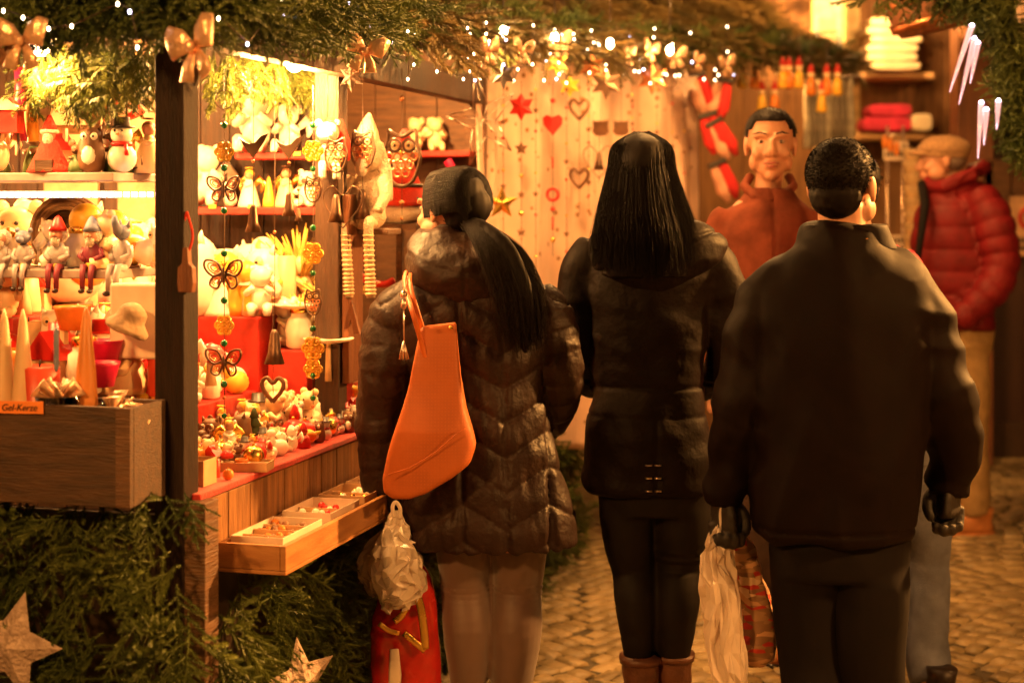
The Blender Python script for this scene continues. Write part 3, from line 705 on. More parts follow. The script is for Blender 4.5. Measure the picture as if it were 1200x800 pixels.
puffer = cloth('brown_nylon', (.020,.008,.005), .5, spec=.28, bump=.35, bscale=60)
jacket_b = cloth('black_nylon', (.006,.0024,.0015), .6, spec=.15, bump=.35, bscale=40)
jacket_k = cloth('black_softshell', (.0055,.0022,.0014), .65, spec=.1, bump=.1, bscale=30)
tights = mat('taupe_tights', (.11,.06,.045), .55, var=.08, sheen=.6)
leggings = mat('black_leggings', (.007,.004,.003), .7, spec=.25)
trouser_k = mat('black_trousers', (.005,.003,.003), .8, spec=.2)
jeans = mat('blue_jeans', (.12,.13,.18), .85, var=.3, nscale=14, bump=.3, bscale=300)
khaki = mat('khaki_trousers', (.32,.20,.08), .8, var=.15, bump=.3)
red_nylon = cloth('red_nylon', (.13,.004,.007), .6, spec=.3)
salmon = cloth('salmon_jacket', (.17,.045,.025), .85, spec=.1)
leather_b = mat('brown_leather', (.12,.045,.025), .4, bump=.3, bscale=120)
tan_shoe = mat('tan_leather', (.45,.17,.05), .5, bump=.2)
def finish_body(p, b, voxel=.006, it=2):
    return shaped(remesh(b, voxel, it), 'body', p.skin, p.root)

# ================= woman in the brown quilted coat
w1 = Person('woman in a brown quilted coat with a ponytail and an orange bag on her shoulder', 560, 4.39)
P = w1.P
HM1 = hm(P(527, 248, 0), R(48), R(-4), .94)
b = MB(); head_body(b, HM1)
w1.limb(b, [(530, 262, 0, 22), (538, 300, -.01, 24), (545, 340, 0, 34)])
w1.torso(b, [(325, 505, 600, 0, .07), (350, 495, 612, 0, .08), (430, 508, 615, 0, .09), (520, 495, 620, 0, .10), (600, 510, 635, 0, .1), (640, 515, 632, 0, .09)])
LA = [(488, 352, 0, 16), (456, 430, -.02, 16), (448, 510, .0, 15), (458, 590, .02, 11)]
RA = [(618, 352, 0, 16), (648, 440, .0, 15), (640, 495, .15, 13), (600, 500, .24, 11)]
w1.limb(b, LA); w1.limb(b, RA)
for lg in ([(545, 600, 0, 34), (544, 640, 0, 32), (545, 690, .02, 27), (548, 740, -.01, 27), (549, 790, -.02, 21), (549, 840, -.02, 14), (549, 872, 0, 14)], [(604, 600, 0, 35), (606, 640, 0, 33), (605, 690, .02, 28), (603, 740, -.01, 29), (600, 800, -.02, 22), (598, 850, -.02, 14), (598, 872, 0, 14)]): w1.limb(b, lg)
hp = P(464, 592, .03); hand(b, T(*hp) @ RZ(R(8)) @ RX(R(0)), 1, .75, .86)
finish_body(w1, b, .0042, 1); face_parts(w1.root, HM1)
# tights and ankle boots
b = MB(); 
for lg in ([(545, 612, 0, 36), (543.5, 640, 0, 33.5), (545, 690, .02, 28.5), (548, 740, -.01, 29), (549, 790, -.02, 23), (549, 840, -.02, 16)], [(604, 612, 0, 36), (607, 640, 0, 34.5), (606, 690, .02, 29.5), (604, 740, -.01, 31), (600, 800, -.02, 24), (598, 850, -.02, 16)]): w1.limb(b, lg, 24)
def f_tights(co, nm):
    z = co[:, 2]; k = HC-(690-HZ)/F*4.39
    return .0022*np.sin((z-k)*420)*np.exp(-((z-k)/.022)**2)+.0008*fnoise(co, 40, 3, (1,1,3))
shaped(remesh(b, .006, 2), 'tights', tights, w1.root, f_tights)
b = MB(); shoe(b, P(549,0,0).x, 0, 0); shoe(b, P(598,0,0).x, .03, R(-6)); b.build('shoes', None, w1.root)
# coat
b = MB()
w1.torso(b, [(318, 500, 600, 0, .07), (335, 474, 628, 0, .105), (360, 458, 642, 0, .125), (410, 470, 640, 0, .13), (450, 486, 638, 0, .128), (500, 488, 646, 0, .14), (560, 478, 660, 0, .155), (600, 473, 672, 0, .17), (634, 478, 676, 0, .17)], 44, 6, 2.5)
LAc = [(496, 344, 0, 22), (474, 362, 0, 30), (459, 390, 0, 33), (452, 430, -.02, 31), (446, 510, .0, 27), (452, 570, .02, 24), (456, 590, .03, 22)]
RAc = [(612, 344, 0, 22), (634, 362, 0, 30), (646, 390, 0, 32), (654, 430, .0, 29), (650, 470, .07, 27), (630, 498, .16, 25), (600, 505, .25, 22)]
lp = w1.limb(b, LAc, 20); rp = w1.limb(b, RAc, 20)
me = remesh(b, .006, 9)
xc = lambda co: P(592, 0, 0).x-.02*(co[:, 2]-.9)
def f_coat(co, nm):
    dl, al = armfield(co, lp, 0); dr, ar = armfield(co, rp, 0); sl = (np.minimum(dl, dr) < .083) & (np.where(dl < dr, al, ar) > .09)
    arc = np.where(dl < dr, al, ar)
    ax = np.abs(co[:, 0]-xc(co)); s2 = .115; tri = np.where(ax < s2, ax, 2*s2-ax)
    back = nm[:, 1] < .3
    q = np.where(sl, arc/.062+.22*fnoise(co, 11, 2), (co[:, 2]-.62*tri+.010*fnoise(co, 12, 4))/.092)
    ph = np.abs(np.sin(PI*q)); puff = ph**.32
    amp = np.where(sl, .007, .014)
    vs = np.where(sl, 1, np.clip(np.minimum(ax/.016, np.abs(ax-s2)/.014), 0, 1)**.6)
    up = np.clip((1.30-co[:, 2])/.08, 0, 1); puff = np.where(sl, puff, 1-(1-puff)*up)
    pucker = .0032*fnoise(co, 75, 6, (1.8, 1, .6))*(1-ph*.55)+.0035*fnoise(co, 26, 8, (1,1,1.7))+np.where(sl, .004*(1-np.abs(fnoise(co, 30, 12, (.8,.8,1.8)))), 0)
    return amp*(puff*vs-.6)+pucker
shaped(me, 'coat', puffer, w1.root, f_coat)
# hood lying on the back
b = MB()
w1.torso(b, [(262, 500, 566, .02, .06), (272, 490, 580, .01, .085), (290, 480, 598, -.02, .105), (312, 476, 606, -.045, .105), (332, 486, 602, -.06, .085), (348, 512, 584, -.075, .05), (353, 530, 566, -.08, .03)], 36, 5, 2.1)
def f_hood(co, nm):
    x = co[:, 0]-(P(546, 0, 0).x); z = co[:, 2]; v = 240+(HC-z)*F/4.39
    rim = -.004*np.exp(-((v-(296+38*(1-(x/.15)**2)*.55))/4.5)**2)*(nm[:, 1] < .2)
    return rim+.004*fnoise(co, 22, 9, (1,1,1.4))+.0065*(1-1.6*np.abs(fnoise(co, 24, 4, (.9,.9,1.5))))+.003*fnoise(co, 70, 14)-.003*np.exp(-(x/.004)**2)
shaped(remesh(b, .0055, 4), 'hood', puffer, w1.root, f_hood)
# hair: cap combed back and a long ponytail
b = MB(); b.at(HM1 @ T(0,-.012,.012)); b.ell((0,-.012,.03), (.084,.098,.085), 26, 18); b.ell((.01,-.072,.0), (.058,.05,.06), 16, 12); b.ell((0,-.042,-.035), (.058,.048,.05), 16, 12); b.at(Matrix.Identity(4))
tail = [P(550, 262, -.10), P(566, 272, -.15), P(590, 300, -.19), P(607, 345, -.20), P(612, 385, -.19), P(616, 415, -.18)]
q = crom([(*c, r_) for c, r_ in zip([tuple(t_) for t_ in tail], (.02,.03,.042,.042,.03,.006))], 6); b.tube([c[:3] for c in q], [c[3] for c in q], 16, flat=.5)
me = remesh(b, .005, 3)
hi = HM1.inverted(); hi3 = np.array(hi)
def f_cap(co, nm):
    L = co@hi3[:3, :3].T+hi3[:3, 3]
    inface = (L[:, 1] > .038) & (L[:, 2] < .062) & (np.abs(L[:, 0]) < .2) & (co[:, 2] > 1.2)
    ear = (L[:, 1] > -.03) & (L[:, 2] < .02) & (np.abs(L[:, 0]) > .05)
    return np.where(inface | ear, -.026, .0012*fnoise(co, 160, 3, (1,1,.2)))
hr = shaped(me, 'hair', hair_cap_m, w1.root, f_cap)
b = MB(); gs = []
for i in range(9):
    t = (i/8-.5)*2; gs.append([tuple(Vector(c)+Vector((t*w_, -.012+.02*abs(t), 0))) for c, w_ in zip(tail, (.015,.03,.052,.055,.05,.045))])
strands(b, gs, 2600, .0008, .011, 4, 5, .3)
hg = []
for i in range(13):
    a = PI*(i/12-.5)*1.25
    hg.append([tuple(HM1 @ Vector((.086*math.sin(a)*.9, .052-.02*abs(math.sin(a)), .022+.098*math.cos(a)))), tuple(HM1 @ Vector((.091*math.sin(a), -.03, .026+.100*math.cos(a)))), tuple(HM1 @ Vector((.078*math.sin(a), -.097, .026+.078*math.cos(a)))), tuple(P(550, 262, -.105))])
strands(b, hg, 3200, .0007, .0020, 5, 4, .02)
b.build('hair_strands', None, hr).data.materials.append(hair_m)

# ================= woman with long hair and black jacket
w2 = Person('woman with long loose black hair in a black hooded jacket, leggings and brown boots', 760, 4.59)
P = w2.P
HM2 = hm(P(752, 208, 0), R(-4), R(-2), .98)
b = MB(); head_body(b, HM2, False)
w2.limb(b, [(752, 232, 0, 22), (754, 265, 0, 24), (756, 310, 0, 36)])
w2.torso(b, [(285, 715, 800, 0, .07), (315, 690, 825, 0, .09), (400, 705, 812, 0, .09), (480, 700, 820, 0, .10), (560, 712, 822, 0, .09)])
w2.limb(b, [(690, 310, 0, 18), (678, 390, 0, 16), (690, 440, .16, 13), (712, 430, .27, 11)]); w2.limb(b, [(830, 310, 0, 18), (846, 390, 0, 16), (840, 440, .12, 13), (815, 450, .24, 11)])
for lg in ([(735, 560, 0, 32), (735, 620, 0, 27), (742, 670, .02, 21), (746, 710, -.02, 21), (748, 770, -.03, 14), (750, 850, -.02, 12), (750, 880, 0, 12)], [(798, 560, 0, 32), (799, 620, 0, 28), (795, 670, .02, 22), (793, 710, -.02, 22), (790, 770, -.03, 14), (786, 850, -.02, 12), (786, 880, 0, 12)]): w2.limb(b, lg)
hand(b, T(*P(712, 432, .27)) @ RX(R(90)), 1, .7, .86); hand(b, T(*P(815, 450, .25)) @ RX(R(90)), -1, .7, .86)
finish_body(w2, b, .006, 2); face_parts(w2.root, HM2)
b = MB(); w2.torso(b, [(540, 702, 830, 0, .115), (575, 703, 830, 0, .115), (600, 708, 826, 0, .10)], 30, 4)
for lg in ([(736, 545, 0, 36), (735, 590, 0, 34), (736, 630, 0, 30), (742, 670, .02, 25), (745, 705, -.02, 25), (748, 770, -.03, 17)], [(797, 545, 0, 36), (799, 590, 0, 35), (799, 630, 0, 32), (795, 665, .02, 26.5), (793, 705, -.02, 27), (790, 770, -.03, 18)]): w2.limb(b, lg, 24)
def f_leg(co, nm):
    z = co[:, 2]; k = HC-(655-HZ)/F*4.59; return .0035*np.sin((z-k)*260+2*co[:, 0])*np.exp(-((z-k)/.03)**2)*(co[:, 0] > .02)+.0012*fnoise(co, 30, 3, (1,1,2.5))
shaped(remesh(b, .007, 2), 'leggings', leggings, w2.root, f_leg)
for sx, u_, uy in ((1, 749, 0), (-1, 789, .03)):
    b = MB(); x = P(u_, 0, 0).x; y = uy-.03
    b.rings([(x, y+.05, .02, .048, .14), (x, y+.05, .05, .048, .135), (x, y+.0, .09, .046, .085), (x, y-.01, .14, .046, .055), (x, y-.01, .2, .052, .056), (x, y-.01, .225, .055, .06)], 24)
    bt = shaped(remesh(b, .006, 2), 'boot', leather_b, w2.root, lambda co, nm: .003*fnoise(co, 35, 5, (1,1,2.5)))
    MB().rings([(x, y+.05, 0, .05, .145), (x, y+.05, .02, .05, .146)], 24).build('sole', dark_c, bt); MB().rings([(x, y-.01, .219, .058, .063), (x, y-.01, .236, .06, .066)], 24).build('cuff', leather_b, bt)
b = MB()
w2.torso(b, [(272, 722, 798, 0, .075), (290, 698, 828, 0, .10), (320, 682, 840, 0, .12), (380, 688, 830, 0, .125), (430, 694, 822, 0, .12), (455, 694, 824, 0, .122), (500, 688, 832, 0, .135), (560, 683, 836, 0, .14), (574, 688, 832, 0, .135)], 44, 6, 2.5)
a1 = w2.limb(b, [(700, 290, 0, 22), (684, 320, 0, 28), (677, 390, 0, 26), (688, 440, .10, 23), (706, 440, .22, 20)], 18); a2 = w2.limb(b, [(822, 288, 0, 22), (838, 315, 0, 27), (850, 385, 0, 24), (848, 430, .06, 22), (822, 452, .2, 20)], 18)
def f_j2(co, nm):
    z = co[:, 2]; zw = HC-(450-HZ)/F*4.59; zw2 = HC-(484-HZ)/F*4.59
    seam = -.006*np.exp(-((z-zw)/.006)**2)-.003*np.exp(-((z-zw2)/.005)**2); x0 = P(765, 0, 0).x
    seam += np.where(z < zw2, -.005*np.exp(-((co[:, 0]-x0)/.006)**2), 0)
    f1 = fnoise(co, 15, 4, (1,1,1.6)); f2 = 1-np.abs(fnoise(co, 24, 5, (.8,1,1.8)))
    return seam+.007*f1+.005*f2*(.4+.6*(z > zw))+.003*fnoise(co, 48, 6)
jk = shaped(remesh(b, .007, 10), 'jacket', jacket_b, w2.root, f_j2)
b = MB()
w2.torso(b, [(254, 716, 812, .0, .07), (262, 708, 836, -.02, .085), (280, 694, 852, -.03, .10), (300, 690, 848, -.045, .10), (320, 702, 826, -.06, .085), (338, 724, 790, -.075, .05), (342, 736, 770, -.08, .03)], 36, 5, 2.1)
def f_hd2(co, nm):
    x = co[:, 0]-P(765, 0, 0).x; z = co[:, 2]; return .006*(1-1.5*np.abs(fnoise(co, 22, 5, (.8,.8,1.6))))+.004*fnoise(co, 34, 8)-.007*np.exp(-((z-(1.37+.35*x))/.006)**2)
shaped(remesh(b, .006, 4), 'hood', jacket_b, w2.root, f_hd2)
for v in (545, 560, 575):
    for u in (760, 771): p = P(u, v, -.142); b = MB(); b.tube([p+Vector((-.009,0,0)), p+Vector((-.003,-.005,0)), p+Vector((.009,-.002,0))], .0028, 6); b.build('hook_fastener', silver_m, jk)
# hair
b = MB(); b.at(HM2); b.ell((0,-.02,.042), (.086,.102,.085), 26, 18); b.at(Matrix.Identity(4))
w2.torso(b, [(185, 722, 782, -.03, .07), (215, 712, 792, -.05, .075), (245, 705, 802, -.065, .075), (275, 700, 812, -.085, .07), (300, 702, 812, -.11, .055), (325, 712, 805, -.125, .035)], 30, 5, 2.2)
H2 = np.array(HM2.inverted())
def f_h2(co, nm):
    L = co@H2[:3, :3].T+H2[:3, 3]; return np.where((L[:, 1] > .03) & (L[:, 2] < .06), -.03, .002*fnoise(co, 70, 2, (1,1,.12)))
hr = shaped(remesh(b, .006, 3), 'hair', hair_cap_m, w2.root, f_h2)
b = MB(); gs = []
for i in range(19):
    a = PI*(i/18-.5)*1.15; e = 1-abs(i/9-1)
    ue = 758+60*math.sin(a)*1.02; ve = 312+26*e
    gs.append([tuple(HM2 @ Vector((.02*math.sin(a), .02, .128))), tuple(HM2 @ Vector((.078*math.sin(a), -.02-.07*math.cos(a), .085))), tuple(HM2 @ Vector((.089*math.sin(a), -.02-.092*math.cos(a), .02))),
               tuple(P(754+47*math.sin(a), 240, -.065-.075*math.cos(a))), tuple(P(757+57*math.sin(a), 278, -.085-.08*math.cos(a))), tuple(P(ue, ve, -.11-.062*math.cos(a)))])
strands(b, gs, 5200, .0008, .008, 6, 4, .2); b.build('hair_strands', None, hr).data.materials.append(hair_m)

# ================= man with the black jacket, back to us
m1 = Person('man in a plain black zip jacket and black gloves seen from behind, nearest walker', 985, 3.96)
P = m1.P
HMm = hm(P(988, 222, 0), R(-30), R(3), 1.0)
b = MB(); head_body(b, HMm)
m1.limb(b, [(985, 240, -.005, 27), (986, 270, 0, 29), (986, 310, 0, 45)])
m1.torso(b, [(300, 930, 1045, 0, .09), (340, 905, 1070, 0, .09), (430, 902, 1070, 0, .11), (540, 905, 1060, 0, .11), (620, 912, 1058, 0, .11), (660, 915, 1056, 0, .10)])
m1.limb(b, [(910, 350, 0, 22), (882, 440, 0, 19), (862, 520, .02, 16), (850, 580, .04, 13)]); m1.limb(b, [(1062, 350, 0, 22), (1093, 440, 0, 19), (1114, 520, .03, 16), (1112, 575, .06, 13)])
for lg in ([(950, 620, 0, 40), (950, 700, .03, 33), (953, 780, .02, 27), (955, 850, -.04, 25), (957, 930, -.08, 16), (957, 950, -.08, 16)], [(1022, 620, 0, 40), (1024, 700, -.02, 33), (1022, 780, 0, 27), (1022, 850, .05, 25), (1020, 925, .10, 16), (1020, 940, .1, 16)]): m1.limb(b, lg)
hand(b, T(*P(848, 580, .04)) @ RZ(R(-75)), 1, 1.15, .94, .8); hand(b, T(*P(1111, 562, .06)) @ RZ(R(75)), -1, .95, .94, .8)
finish_body(m1, b, .0055, 2); face_parts(m1.root, HMm)
b = MB()
m1.torso(b, [(600, 904, 1068, 0, .12), (640, 902, 1068, 0, .12), (670, 906, 1064, 0, .11)], 36, 4, 2.4)
for lg in ([(946, 640, 0, 46), (945, 700, .03, 41), (950, 780, .02, 35), (954, 850, -.04, 30), (957, 925, -.08, 26)], [(1022, 640, 0, 46), (1022, 700, -.02, 42), (1020, 780, 0, 37), (1020, 850, .05, 31), (1020, 920, .10, 27)]): m1.limb(b, lg, 24)
shaped(remesh(b, .008, 3), 'trousers', trouser_k, m1.root, lambda co, nm: .008*fnoise(co, 12, 3, (1.4,1.4,.6))+.004*(1-np.abs(fnoise(co, 24, 5, (1,1,.8)))))
b = MB(); shoe(b, P(957,0,0).x, -.08, R(4), .28); shoe(b, P(1020,0,0).x, .10, R(-8), .28); b.build('shoes', None, m1.root)
b = MB()
m1.torso(b, [(268, 946, 1030, 0, .075), (285, 932, 1046, 0, .09), (300, 914, 1062, 0, .105), (320, 894, 1082, 0, .12), (350, 876, 1096, 0, .135), (400, 872, 1096, 0, .145), (480, 876, 1086, 0, .15), (560, 880, 1078, 0, .155), (608, 880, 1070, 0, .155), (626, 882, 1066, 0, .15)], 48, 6, 2.15)
a1 = m1.limb(b, [(940, 318, 0, 24), (914, 338, 0, 33), (893, 380, 0, 38), (882, 430, 0, 35), (868, 480, .0, 32), (856, 540, .02, 28), (850, 578, .04, 22), (848, 588, .04, 21)], 20)
a2 = m1.limb(b, [(1034, 316, 0, 24), (1058, 336, 0, 33), (1080, 380, 0, 38), (1092, 430, 0, 36), (1108, 480, .0, 35), (1118, 530, .04, 30), (1112, 562, .06, 24), (1110, 575, .06, 22)], 20)
def f_j3(co, nm):
    z = co[:, 2]; d1, s1 = armfield(co, a1, 0); d2, s2 = armfield(co, a2, 0); sl = np.minimum(d1, d2) < .085
    drape = .013*fnoise(co, 9, 4, (1.8,1.8,.35))+.011*(1-1.3*np.abs(fnoise(co, 13, 11, (1.5,1,.45))))+.004*fnoise(co, 40, 15, (1,1,.5))
    arm = .007*fnoise(co, 20, 6, (1,1,1.7))+.011*(1-1.4*np.abs(fnoise(co, 19, 9, (.7,.7,1.6))))+.003*fnoise(co, 55, 16)
    hem = -.006*np.exp(-((z-(HC-(612-HZ)/F*3.96))/.004)**2)
    yoke = -.004*np.exp(-((z-(1.235-.25*np.abs(co[:, 0])))/.004)**2)*0
    side = -.006*np.exp(-((np.abs(co[:, 0]-P(978,0,0).x)-.165)/.006)**2)*(~sl)
    wgt = np.clip((np.minimum(d1, d2)-.075)/.05, 0, 1)
    return arm*(1-wgt)+drape*wgt+hem
jk = shaped(remesh(b, .007, 14), 'jacket', jacket_k, m1.root, f_j3)
b = MB(); q = []
for i in range(25):
    a = -PI*.95+PI*1.9*i/24-PI/2; q.append(i)
m1.torso(b, [(292, 932, 1052, 0, .085), (280, 936, 1046, -.005, .078), (264, 940, 1040, -.008, .074), (262, 944, 1036, -.008, .07)], 40, 4, 2.2)
cl = shaped(remesh(b, .006, 2), 'collar', jacket_k, m1.root, lambda co, nm: .003*fnoise(co, 22, 3))
b = MB(); r = random.Random(2)
for i in range(13):     # small worn lettering on the collar
    u = 970+i*3.7; p = P(u, 284+abs(i-6)*-.15, -.0865); h_ = .0065; 
    b.box(p.x, p.x+.0016, p.y-.004, p.y, p.z, p.z+h_*1.2)
    if r.random() < .7: b.box(p.x+.0016, p.x+.005, p.y-.004, p.y, p.z+h_, p.z+h_*1.2)
    if r.random() < .6: b.box(p.x+.0016, p.x+.005, p.y-.004, p.y, p.z, p.z+.0016)
b.build('lettering', mat('orange_thread', (.5,.22,.06), .6), cl)
glove_m = mat('black_glove', (.012,.008,.007), .65, bump=.3)
for (u, v, dy, sd_) in ((848, 580, .04, 1), (1111, 562, .06, -1)):
    b = MB(); M = T(*P(u, v, dy)) @ RZ(R(-75*sd_)) @ RX(R(0)); hand(b, M, sd_, 1.15 if sd_ > 0 else .95, .95, 1.55)
    b.at(M); b.tube([(0,0,.05),(0,0,.0),(0,0,-.03),(0,0,-.08)], [.038,.036,.040,.036], 14, flat=.8); b.at(Matrix.Identity(4))
    shaped(remesh(b, .004, 4), 'glove', glove_m, m1.root, lambda co, nm: .0012*fnoise(co, 90, 2))
def short_hair(p, M, low=-.06, n=1500, seed=3, front=.055, fuzz=1.0):
    b = MB().at(M); b.ell((0,-.018,.042), (.081,.1,.085), 26, 18); b.ell((0,-.055,-.01), (.066,.055,.06), 18, 12); b.at(Matrix.Identity(4))
    A = np.array(M.inverted())
    def f(co, nm):
        L = co@A[:3, :3].T+A[:3, 3]; y, z = L[:, 1], L[:, 2]
        cut = ((y > front-.015) & (z < .085)) | (z < low-.25*(y+.05)) | ((y > -.035) & (z < .03)) | ((y > .01) & (z < .055))
        return np.where(cut, -.03, .0012*fnoise(co, 200, 5))
    hr = shaped(remesh(b, .0045, 2), 'hair', hair_cap_m, p.root, f)
    r = random.Random(seed); b = MB().at(M)
    for i in range(n):
        a = r.uniform(0, 2*PI); e = math.asin(r.uniform(-.6, 1)); d = Vector((math.cos(a)*math.cos(e), math.sin(a)*math.cos(e), math.sin(e))); q = Vector((0,-.018,.042))+Vector((d.x*.081, d.y*.1, d.z*.085))
        if (q.y > front-.02 and q.z < .09) or q.z < low+.03 or (q.y > -.03 and q.z < .045): continue
        t = (d+Vector((0,-.5,-1.2))*(.9 if q.y < .03 else .2)+Vector((r.gauss(0,.3), r.gauss(0,.3), r.gauss(0,.3)))).normalized(); q2 = q+t*r.uniform(.008,.013)*fuzz+d*.003*fuzz
        b.tube([q-d*.002, q+(d*.003+t*.005)*fuzz, q2], [.0009,.0007,.0003], 3, cap=False)
    b.build('hair_strands', None, hr).data.materials.append(hair_m)
short_hair(m1, HMm, -.105, 5000, fuzz=.35)

# ================= man in the salmon jacket walking towards us
m2 = Person('short-haired man in a salmon jacket walking towards the viewer', 902, 5.32, skin)
P = m2.P
HMs = hm(P(903, 172, 0), R(172), R(-2), 1.02)
b = MB(); head_body(b, HMs)
m2.limb(b, [(903, 195, 0, 16), (900, 222, 0, 16.5), (899, 245, 0, 26)])
m2.torso(b, [(235, 865, 935, 0, .08), (265, 842, 955, 0, .1), (350, 850, 950, 0, .11), (430, 855, 945, 0, .1), (500, 855, 945, 0, .1)])
m2.limb(b, [(845, 265, 0, 16), (838, 340, 0, 14), (840, 400, -.02, 11), (842, 450, -.05, 9)]); m2.limb(b, [(952, 265, 0, 16), (962, 340, 0, 14), (962, 400, -.02, 11), (960, 450, -.05, 9)])
for lg in ([(875, 480, 0, 26), (880, 560, -.05, 23), (890, 640, -.05, 18), (897, 700, .05, 16), (902, 745, .12, 10), (902, 765, .12, 10)], [(928, 480, 0, 26), (930, 560, .02, 23), (930, 640, .02, 18), (930, 700, .0, 16), (930, 765, -.1, 10)]): m2.limb(b, lg)
hand(b, T(*P(842, 452, -.05)), 1, .6, .95); hand(b, T(*P(960, 452, -.05)), -1, .6, .95)
finish_body(m2, b, .006, 2); face_parts(m2.root, HMs); short_hair(m2, HMs, -.05, 1200, 5, fuzz=.6)
b = MB(); m2.torso(b, [(455, 850, 950, 0, .12), (500, 850, 950, 0, .12)], 30, 3)
for lg in ([(878, 480, 0, 30), (882, 560, -.05, 26), (890, 640, -.05, 22), (897, 700, .05, 19), (902, 750, .12, 16)], [(926, 480, 0, 30), (930, 560, .02, 27), (930, 640, .02, 22), (930, 700, .0, 20), (930, 755, -.1, 16)]): m2.limb(b, lg, 20)
shaped(remesh(b, .009, 2), 'trousers', mat('brown_trousers', (.045,.022,.014), .8), m2.root, lambda co, nm: .006*fnoise(co, 14, 3))
b = MB(); shoe(b, P(902,0,0).x, .10, R(182), sole=dark_c, up=tan_shoe); shoe(b, P(930,0,0).x, -.12, R(175), up=tan_shoe); b.build('shoes', None, m2.root)
b = MB(); m2.torso(b, [(222, 876, 926, 0, .075), (236, 866, 938, 0, .09), (250, 848, 954, 0, .11), (280, 838, 962, 0, .13), (350, 842, 955, 0, .14), (430, 846, 952, 0, .14), (490, 846, 952, 0, .14)], 40, 5)
m2.limb(b, [(856, 250, 0, 16), (844, 270, 0, 21), (836, 340, 0, 19), (838, 400, -.02, 17), (841, 445, -.05, 14)], 16); m2.limb(b, [(946, 250, 0, 16), (956, 270, 0, 21), (962, 340, 0, 19), (962, 400, -.02, 17), (960, 445, -.05, 14)], 16)
def f_s(co, nm): return .007*fnoise(co, 13, 3)+.005*(1-np.abs(fnoise(co, 18, 4)))-.005*np.exp(-((co[:, 0]-P(901,0,0).x)/.005)**2)*(nm[:, 1] < 0)
jk = shaped(remesh(b, .008, 10), 'jacket', salmon, m2.root, f_s)
b = MB(); b.tube([tuple(P(880, 206, .04)), tuple(P(872, 218, 0)), tuple(P(884, 230, -.06)), tuple(P(901, 236, -.08)), tuple(P(918, 230, -.06)), tuple(P(930, 218, 0)), tuple(P(924, 206, .04))], .016, 12); shaped(remesh(b, .006, 2), 'collar', salmon, m2.root)
# dark head of somebody just behind him
# ================= man with the flat cap
m3 = Person('man in a red padded jacket, beige flat cap and khaki trousers turned to the left', 1130, 7.4)
P = m3.P
HMc = hm(P(1104, 190, 0), R(80), R(-4), 1.0)
b = MB(); head_body(b, HMc); m3.limb(b, [(1112, 205, 0, 15), (1120, 225, 0, 16), (1128, 240, 0, 22)])
m3.torso(b, [(225, 1095, 1160, 0, .1), (270, 1080, 1165, 0, .12), (340, 1090, 1165, 0, .12), (390, 1100, 1158, 0, .12), (430, 1105, 1156, 0, .1)])
m3.limb(b, [(1150, 245, -.12, 14), (1168, 300, -.16, 12), (1140, 355, -.18, 9), (1122, 370, -.17, 8)]); m3.limb(b, [(1110, 245, .12, 14), (1100, 300, .16, 12), (1070, 330, .12, 9), (1052, 318, .1, 8)])
for lg in ([(1134, 400, -.07, 20), (1136, 460, -.06, 17), (1140, 520, -.06, 14), (1144, 590, -.05, 9), (1143, 610, -.05, 9)], [(1130, 400, .08, 20), (1128, 460, .1, 17), (1128, 520, .12, 14), (1126, 590, .14, 9)]): m3.limb(b, lg)
hand(b, T(*P(1118, 374, -.17)) @ RY(R(60)), 1, .8, .9); hand(b, T(*P(1052, 318, .1)) @ RY(R(80)), 1, .8, .9)
finish_body(m3, b, .007, 2); face_parts(m3.root, HMc)
b = MB(); m3.torso(b, [(375, 1108, 1160, 0, .14), (410, 1108, 1160, 0, .14)], 24, 3)
for lg in ([(1136, 400, -.07, 23), (1138, 460, -.06, 20), (1141, 520, -.06, 17), (1143, 600, -.05, 15)], [(1132, 400, .08, 23), (1130, 460, .1, 20), (1130, 520, .12, 17), (1128, 600, .14, 15)]): m3.limb(b, lg, 20)
shaped(remesh(b, .009, 2), 'trousers', khaki, m3.root, lambda co, nm: .010*fnoise(co, 16, 3, (1,1,.8))+.006*(1-np.abs(fnoise(co, 26, 6))))
b = MB(); shoe(b, P(1143,0,-.05).x-.02, -.05, R(92), up=tan_shoe, sole=tan_shoe); shoe(b, P(1128,0,.1).x-.03, .15, R(80), up=tan_shoe, sole=tan_shoe); b.build('shoes', None, m3.root)
b = MB(); m3.torso(b, [(212, 1096, 1150, 0, .09), (225, 1086, 1162, 0, .13), (250, 1074, 1170, 0, .17), (300, 1068, 1170, 0, .18), (350, 1078, 1166, 0, .17), (385, 1098, 1162, 0, .16)], 36, 5)
ap = m3.limb(b, [(1146, 225, -.12, 18), (1162, 258, -.17, 23), (1174, 310, -.2, 21), (1158, 345, -.22, 19), (1122, 378, -.2, 15)], 16); m3.limb(b, [(1100, 230, .12, 16), (1090, 270, .17, 20), (1082, 310, .17, 18), (1058, 320, .12, 13)], 16)
b.tube([tuple(P(1092, 205, .05)), tuple(P(1088, 218, -.04)), tuple(P(1105, 218, -.12)), tuple(P(1140, 205, -.12)), tuple(P(1152, 195, .0)), tuple(P(1140, 200, .1))], .032, 12)
def f_r(co, nm):
    d, s = armfield(co, ap, 0); sl = d < .1; return np.where(sl, .012*np.abs(np.sin(PI*s/.075))**.5, .010*np.abs(np.sin(PI*co[:, 2]/.10))**.5)+.006*fnoise(co, 20, 4)-.006
shaped(remesh(b, .008, 2), 'jacket', red_nylon, m3.root, f_r)
b = MB(); b.tube([tuple(P(1080, 215, -.05)), tuple(P(1084, 240, -.19)), tuple(P(1076, 300, -.2)), tuple(P(1074, 330, -.19))], [.02,.022,.016,.01], 8); b.build('scarf', trouser_k, m3.root)
